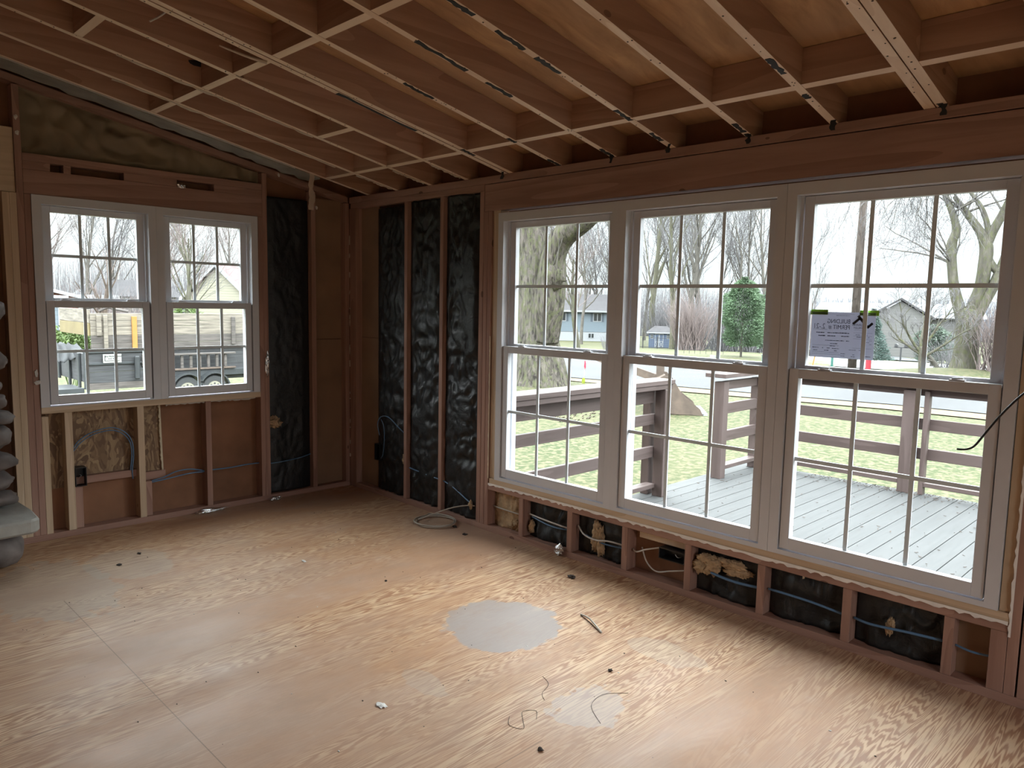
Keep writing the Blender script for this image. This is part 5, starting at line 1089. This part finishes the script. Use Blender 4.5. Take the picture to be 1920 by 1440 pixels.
# loader bucket lying on the lawn
lb = empty('loader_bucket', (-2.55, 8.75, -.45)); lb.rotation_euler = (0, 0, R(38)); tag(lb, 'rusty loader bucket resting on the lawn past the railing', 'loader bucket')
prof = [(-.35, .02), (.48, .0), (.50, .03), (-.28, .06), (-.42, .20), (-.46, .38), (-.38, .56), (-.20, .68), (-.22, .72), (-.44, .60), (-.52, .38), (-.48, .16)]
MB().prism(prof, -.55, .55, 'y').build('bucket_shell', M['rust'], lb)
side = [(-.35, .02), (.48, .0), (.42, .12), (.10, .36), (-.10, .68), (-.20, .70), (-.44, .58), (-.52, .38), (-.46, .16)]
for y0 in (-.575, .551): MB().prism(side, y0, y0+.024, 'y').build('side_plate', M['rust'], lb)
MB().box(.45, .56, -.55, .55, -.01, .035).build('cutting_edge', M['whitep'], lb)
MB().beam((-.35, -.2, .62), (-1.5, -.2, 1.0), .10, .14).build('loader_arm', M['rust'], lb)
MB().box(-.36, -.22, -.26, -.14, .62, .92).build('bracket', M['rust'], lb)

# ------------------------------------------------------------------ dump trailer outside the twin window
tr = empty('dump_trailer', (-12, 1.4, -.9)); tag(tr, 'dump trailer with tall plank sides and dark lower box', 'trailer')
def T(name, x0, x1, y0, y1, z0, z1, mat, par=None, bevel=.006):
    return MB().box(x0+12, x1+12, y0-1.4, y1-1.4, z0+.9, z1+.9).build(name, M[mat], par or tr, bevel=bevel)
T('box_side', -12.06, -12.0, 1.36, 2.72, -.10, .36, 'trailerblack'); T('box_side', -12.05, -12.0, 1.36, 2.72, -.33, -.105, 'trailerblack'); T('box_side', -12.06, -12.0, 1.38, 2.72, -.47, -.335, 'plankdark')
T('box_rail', -11.99, -11.96, 1.36, 2.75, .30, .36, 'steel'); T('box_rail', -11.99, -11.965, 1.36, 2.75, .05, .10, 'steel')
T('corner_post', -12.06, -11.985, 1.31, 1.355, -.45, .36, 'steel')
T('box_end', -14.2, -12.07, 1.31, 1.36, -.30, .30, 'trailerblack'); T('end_brace', -13.0, -12.9, 1.26, 1.305, -.42, .30, 'steel'); T('end_brace', -13.8, -13.7, 1.26, 1.305, -.35, .30, 'steel'); T('end_brace', -12.3, -12.2, 1.26, 1.305, -.42, .30, 'steel')
for z0, z1, mt_ in ((.98, 1.135, 'plank'), (.86, .975, 'plank'), (.67, .855, 'plank'), (.50, .665, 'plankdark'), (.365, .495, 'plankdark')):
    T('side_plank', -12.05, -12.01, 1.47, 5.6, z0, z1, mt_)
for z0, z1, mt_ in ((.93, 1.21, 'plank'), (.66, .925, 'plankyellow')):
    o = T('front_plank', -14.2, -12.06, 1.44, 1.48, z0, z1, mt_)
for y0, y1, z0, z1, mt_ in ((1.57, 1.66, .66, 1.10, 'plank'), (1.70, 1.78, .36, 1.10, 'plank'), (2.26, 2.36, .33, 1.07, 'orange'), (2.44, 2.50, -.02, .25, 'plankdark'), (4.46, 4.55, .42, 1.06, 'plankdark'), (2.95, 3.02, .42, 1.08, 'plank')):
    T('upright_board', -12.0, -11.955, y0, y1, z0, z1, mt_)
T('hydraulic_tube', -11.955, -11.87, 2.27, 2.37, -.28, .22, 'steel', None, .02)
T('frame_rail', -12.0, -11.9, 2.76, 4.52, .20, .24, 'plankdark'); T('frame_rail', -12.0, -11.9, 2.76, 4.52, -.14, -.10, 'rust'); T('under_box', -12.35, -12.12, 2.76, 5.6, -.40, .34, 'trailerblack')
for k in range(8): T('stake', -11.99, -11.94, 2.86+.2*k, 2.92+.2*k, -.095, .195, 'plankdark')
T('chassis_beam', -12.11, -11.95, 2.76, 5.6, -.30, -.155, 'steel'); T('trailer_tongue', -12.9, -12.0, .2, 1.30, -.52, -.42, 'steel'); T('trailer_tongue', -13.2, -12.9, .0, 1.30, -.60, -.50, 'steel')
for y in (3.34, 3.96):
    fd = MB(); pts_ = [(-.47+12-12, 0)]
    fd = MB(); arc = [(y-1.4+.36*math.cos(a), .9-.56+.36*math.sin(a)) for a in [math.pi*q/12 for q in range(13)]]; inn = [(y-1.4+.33*math.cos(a), .9-.56+.33*math.sin(a)) for a in [math.pi*q/12 for q in range(13)]][::-1]
    fd.prism(arc+inn, -.04, .24, 'x'); fd.build('fender', M['steel'], tr)
    w_ = MB(); n = 28
    pr2 = [(.0, .17), (.02, .28), (.07, .295), (.16, .295), (.20, .28), (.20, .17)]
    vv = []; 
    for k in range(n):
        a = 2*math.pi*k/n
        for dx, r_ in pr2: vv.append((dx, y-1.4+r_*math.cos(a), .9-.575+r_*math.sin(a)))
    ff = [(k*6+q, k*6+(q+1) % 6, ((k+1) % n)*6+(q+1) % 6, ((k+1) % n)*6+q) for k in range(n) for q in range(6)]
    w_.add(vv, ff); wo = w_.build('wheel', M['tyre'], tr, smooth=False)
    rm = MB().tube([(.165, y-1.4, .325), (.19, y-1.4, .325)], [.168, .168], 24); rm.tube([(.19, y-1.4, .325), (.215, y-1.4, .325)], [.05, .045], 12)
    for k in range(8):
        a = math.pi*2*k/8; rm.tube([(.191, y-1.4+.11*math.cos(a), .325+.11*math.sin(a)), (.195, y-1.4+.11*math.cos(a), .325+.11*math.sin(a))], .022, 8, 1)
    rm.build('rim', [M['rim'], M['steel']], wo)
sg = T('name_sign', -11.955, -11.945, 1.66, 2.02, .09, .275, 'signw', None, .002)
def ytext(body, y, z, size, par):
    c = bpy.data.curves.new('sign_lettering', 'FONT'); c.body = body; c.size = size; c.extrude = .002
    t = bpy.data.objects.new('src', c); col.objects.link(t); dg = bpy.context.evaluated_depsgraph_get(); dg.update(); me = bpy.data.meshes.new_from_object(t.evaluated_get(dg)); bpy.data.objects.remove(t)
    for v in me.vertices: v.co = Vector((.058+v.co.z, y-1.4+v.co.x, z+.9+v.co.y))
    me.materials.clear(); me.materials.append(M['ink']); o = bpy.data.objects.new('sign_lettering', me); col.objects.link(o); o.parent = par
ytext('De Michel Const', 1.70, .215, .046, sg); ytext('616. 457.', 1.76, .165, .044, sg)
mb = MB().box(.056, .060, .29, .30, 1.03, 1.15).box(.056, .060, .30, .585, 1.03, 1.037); mb.build('sign_border', M['ink'], sg)
# load seen over the sides and things around the trailer
o = MB(); rn = random.Random(3)
for k in range(2600):
    c = Vector((-14.6+rn.gauss(0, .3), 1.72+rn.gauss(0, .27), .42+rn.gauss(0, .13))); a = Vector((rn.uniform(-1, 1), rn.uniform(-1, 1), rn.uniform(-1, 1))).normalized(); b2 = a.orthogonal().normalized(); s_ = rn.uniform(.03, .07)
    n0 = len(o.v); o.v += [tuple(c-b2*s_*.4), tuple(c+a*s_), tuple(c+b2*s_*.4), tuple(c-a*s_*.5+a.cross(b2)*.01)]; o.f += [(n0, n0+1, n0+2), (n0, n0+2, n0+3)]; o.m += [0, 0]
for k in range(10): o.tube([(-14.6+rn.uniform(-.2, .2), 1.72, H(-14.6, 1.7)-.05), (-14.6+rn.uniform(-.4, .4), 1.72+rn.uniform(-.4, .4), .5)], .012, 4, 0)
tag(o.build('leafy_green_bush', M['leaf']), 'yellow-green leafy bush behind left end of the trailer', 'bush')
mb = MB(); nx = 10
for i in range(nx+1):
    for j in range(8):
        y_ = 1.02+.50*i/nx; t = j/7; mb.v.append((-13.1+.5*t+.05*math.sin(i*1.7+t*3), y_+.03*math.sin(t*5), .50-.02*i/nx*4-.42*t*(1-.5*i/nx)+.03*math.sin(i*2.3)))
for i in range(nx):
    for j in range(7): mb.f.append((i*8+j, i*8+j+1, (i+1)*8+j+1, (i+1)*8+j)); mb.m.append(0)
to = mb.build('draped_tarp', M['tarp'], tr, smooth=True); to.location = (12, -1.4, .9); sd_ = to.modifiers.new('thickness', 'SOLIDIFY'); sd_.thickness = .012
# red barn, white garage, hipped roofs, cream gable house
gz_ = -2.4
rb = empty('red_outbuilding'); tag(rb, 'red-walled outbuilding with white eaves at lower left of twin window', 'building'); place(rb, -67.7, 12.0, gz_, 75)
MB().prism([(-4, -.3), (3.9, -.3), (3.9, 3.62), (-4, 5.6)], 0, 5, 'y').build('wall', M['redsiding'], rb); MB().prism([(-4.3, 5.68), (4.6, 3.45), (4.6, 3.72), (-4.3, 5.95)], -.6, 5.6, 'y').build('roof', M['whitep'], rb)
o = MB().box(0, 3.2, 0, 4, -.3, 3.9).build('flat_white_garage', M['whitep']); place(o, -66.9, 15.9, gz_, 80); tag(o, 'low flat white garage left of the red-brown tree', 'building')
gh = empty('grey_roof_house'); tag(gh, 'grey-roofed house low behind the twin window left unit', 'house'); place(gh, -81, 20.0, -2.8, 78)
MB().box(-.2, 9, 0, 8, -.3, 4.2).build('wall', M['cream'], gh); MB().add([(-.6, -.6, 4.2), (9.5, -.6, 4.2), (9.5, 8.6, 4.2), (-.6, 8.6, 4.2), (1.2, 4, 6.0), (8.6, 4, 6.0)], [(3, 2, 1, 0), (0, 1, 5, 4), (1, 2, 5), (2, 3, 4, 5), (3, 0, 4)]).build('roof', M['roofgrey'], gh)
ch = empty('cream_gable_house'); tag(ch, 'cream-sided gable house with pinkish roof beyond the trailer', 'house'); place(ch, -68.2, 28.6, -2.6, 38)
MB().prism([(-3.1, -.3), (3.1, -.3), (3.1, 4.1), (0, 7.05), (-3.1, 4.1)], 0, 9, 'y').build('gable_wall', M['cream'], ch)
MB().prism([(-3.75, 3.72), (0, 7.22), (3.75, 3.72), (3.75, 3.98), (0, 7.5), (-3.75, 3.98)], -.3, 9.3, 'y').build('roof', M['redroof'], ch)
g3 = MB(); g3.prism([(-3.78, 3.55), (0, 7.08), (3.78, 3.55), (3.78, 3.98), (0, 7.52), (-3.78, 3.98)], -.42, -.301, 'y'); g3.build('rake_trim', M['whitep'], ch)
MB().box(-3.9, -3.3, -.35, .4, 3.35, 3.72).build('cornice_return', M['whitep'], ch)
bh = empty('light_blue_house'); tag(bh, 'light blue house corner at far left behind the trailer', 'house'); place(bh, -33.7, 6.28, -1.45, 90)
MB().box(-8, 0, 0, 6, 1.25, 2.7).build('wall', M['siding_blue'], bh); MB().box(-8, -.02, .02, 6, -.3, 1.249).build('foundation_wall', M['roofgrey'], bh); MB().box(-8.3, .3, -.3, 6.3, 2.7, 2.9).build('eave', M['whitep'], bh)
MB().box(-.08, .02, -.02, -.001, 1.25, 2.7).build('corner_trim', M['whitep'], bh)
# trees beyond the twin window
for k, (a, d, h_, r_, lb) in enumerate(((166.5, 92, 12, .22, 'bare tree at the left edge behind the red outbuilding'), (164.6, 88, 13.5, .26, 'tall bare tree left of centre in left twin unit'), (163.0, 95, 13, .24, 'wide bare tree in the centre of left twin unit'), (161.2, 90, 12, .22, 'bare tree at the right side of left twin unit'), (168.2, 96, 12, .2, 'outermost bare tree at far left of twin window'), (159.4, 86, 13, .22, 'bare tree behind the post between twin units'), (155.5, 100, 14, .22, 'bare tree rising behind the cream gable'), (153.0, 98, 13, .22, 'bare tree right of the cream gable roof'))):
    x_, y_ = 5.2+d*math.cos(R(a)), -3.34+d*math.sin(R(a)); tree('bare_tree', x_, y_, h_, r_, lb, 300+k, 'bark', 'redtwig' if k % 3 == 0 else 'twig', (random.uniform(-.08, .08), 0), .55, .08, (12, 8, 6, 4), 3, 'bare trees beyond the twin window', .012)
tree('forked_backyard_tree', -33, 11.4, 6.2, .17, 'forked mossy tree left of the cream gable house', 404, 'mossbark', 'redtwig', (.15, .25), .55, .08, (10, 8, 6, 3), 3)
tree('ivy_backyard_tree', -41, 14.8, 6.8, .15, 'twiggy tree over the right end of cream gable', 407, 'mossbark', 'twig', (.1, .1), .6, .05, (12, 8, 6, 3), 3)
tree('red_brown_tree', -38, 9.15, 4.4, .22, 'broken reddish tree stem in front of white garage', 409, 'rust', 'redtwig', (0, 0), .5, .1, (9, 6, 5, 3), 2)
thicket('bare_thicket', -42, 10.6, 2.4, 3.0, 160, 'redtwig', 'reddish brush before the grey-roofed house', 12)
thicket('bare_thicket', -48, 14.5, 3.0, 3.6, 160, 'twig', 'grey brush left of the cream gable house', 13)
thicket('bare_thicket', -45, 7.6, 2.0, 1.8, 60, 'redtwig', 'reddish brush behind the light blue house corner', 14)
needles('garden_evergreen', -16.5, 5.2, .5, .85, .55, 1500, 'leaf', 'light green evergreen sprig above the plank side', 15, .2, .08, .03)
o = MB().tube(smoothpts([(-12.9, 1.9, 1.16), (-12.8, 2.05, 1.24), (-12.7, 2.2, 1.20), (-12.6, 2.4, 1.16)]), .03, 7).tube(smoothpts([(-13.2, 1.6, 1.2), (-12.9, 1.9, 1.27), (-12.7, 2.3, 1.22)]), .04, 7); o = o.build('brush_load', M['plankdark'], tr); o.location = (12, -1.4, .9)
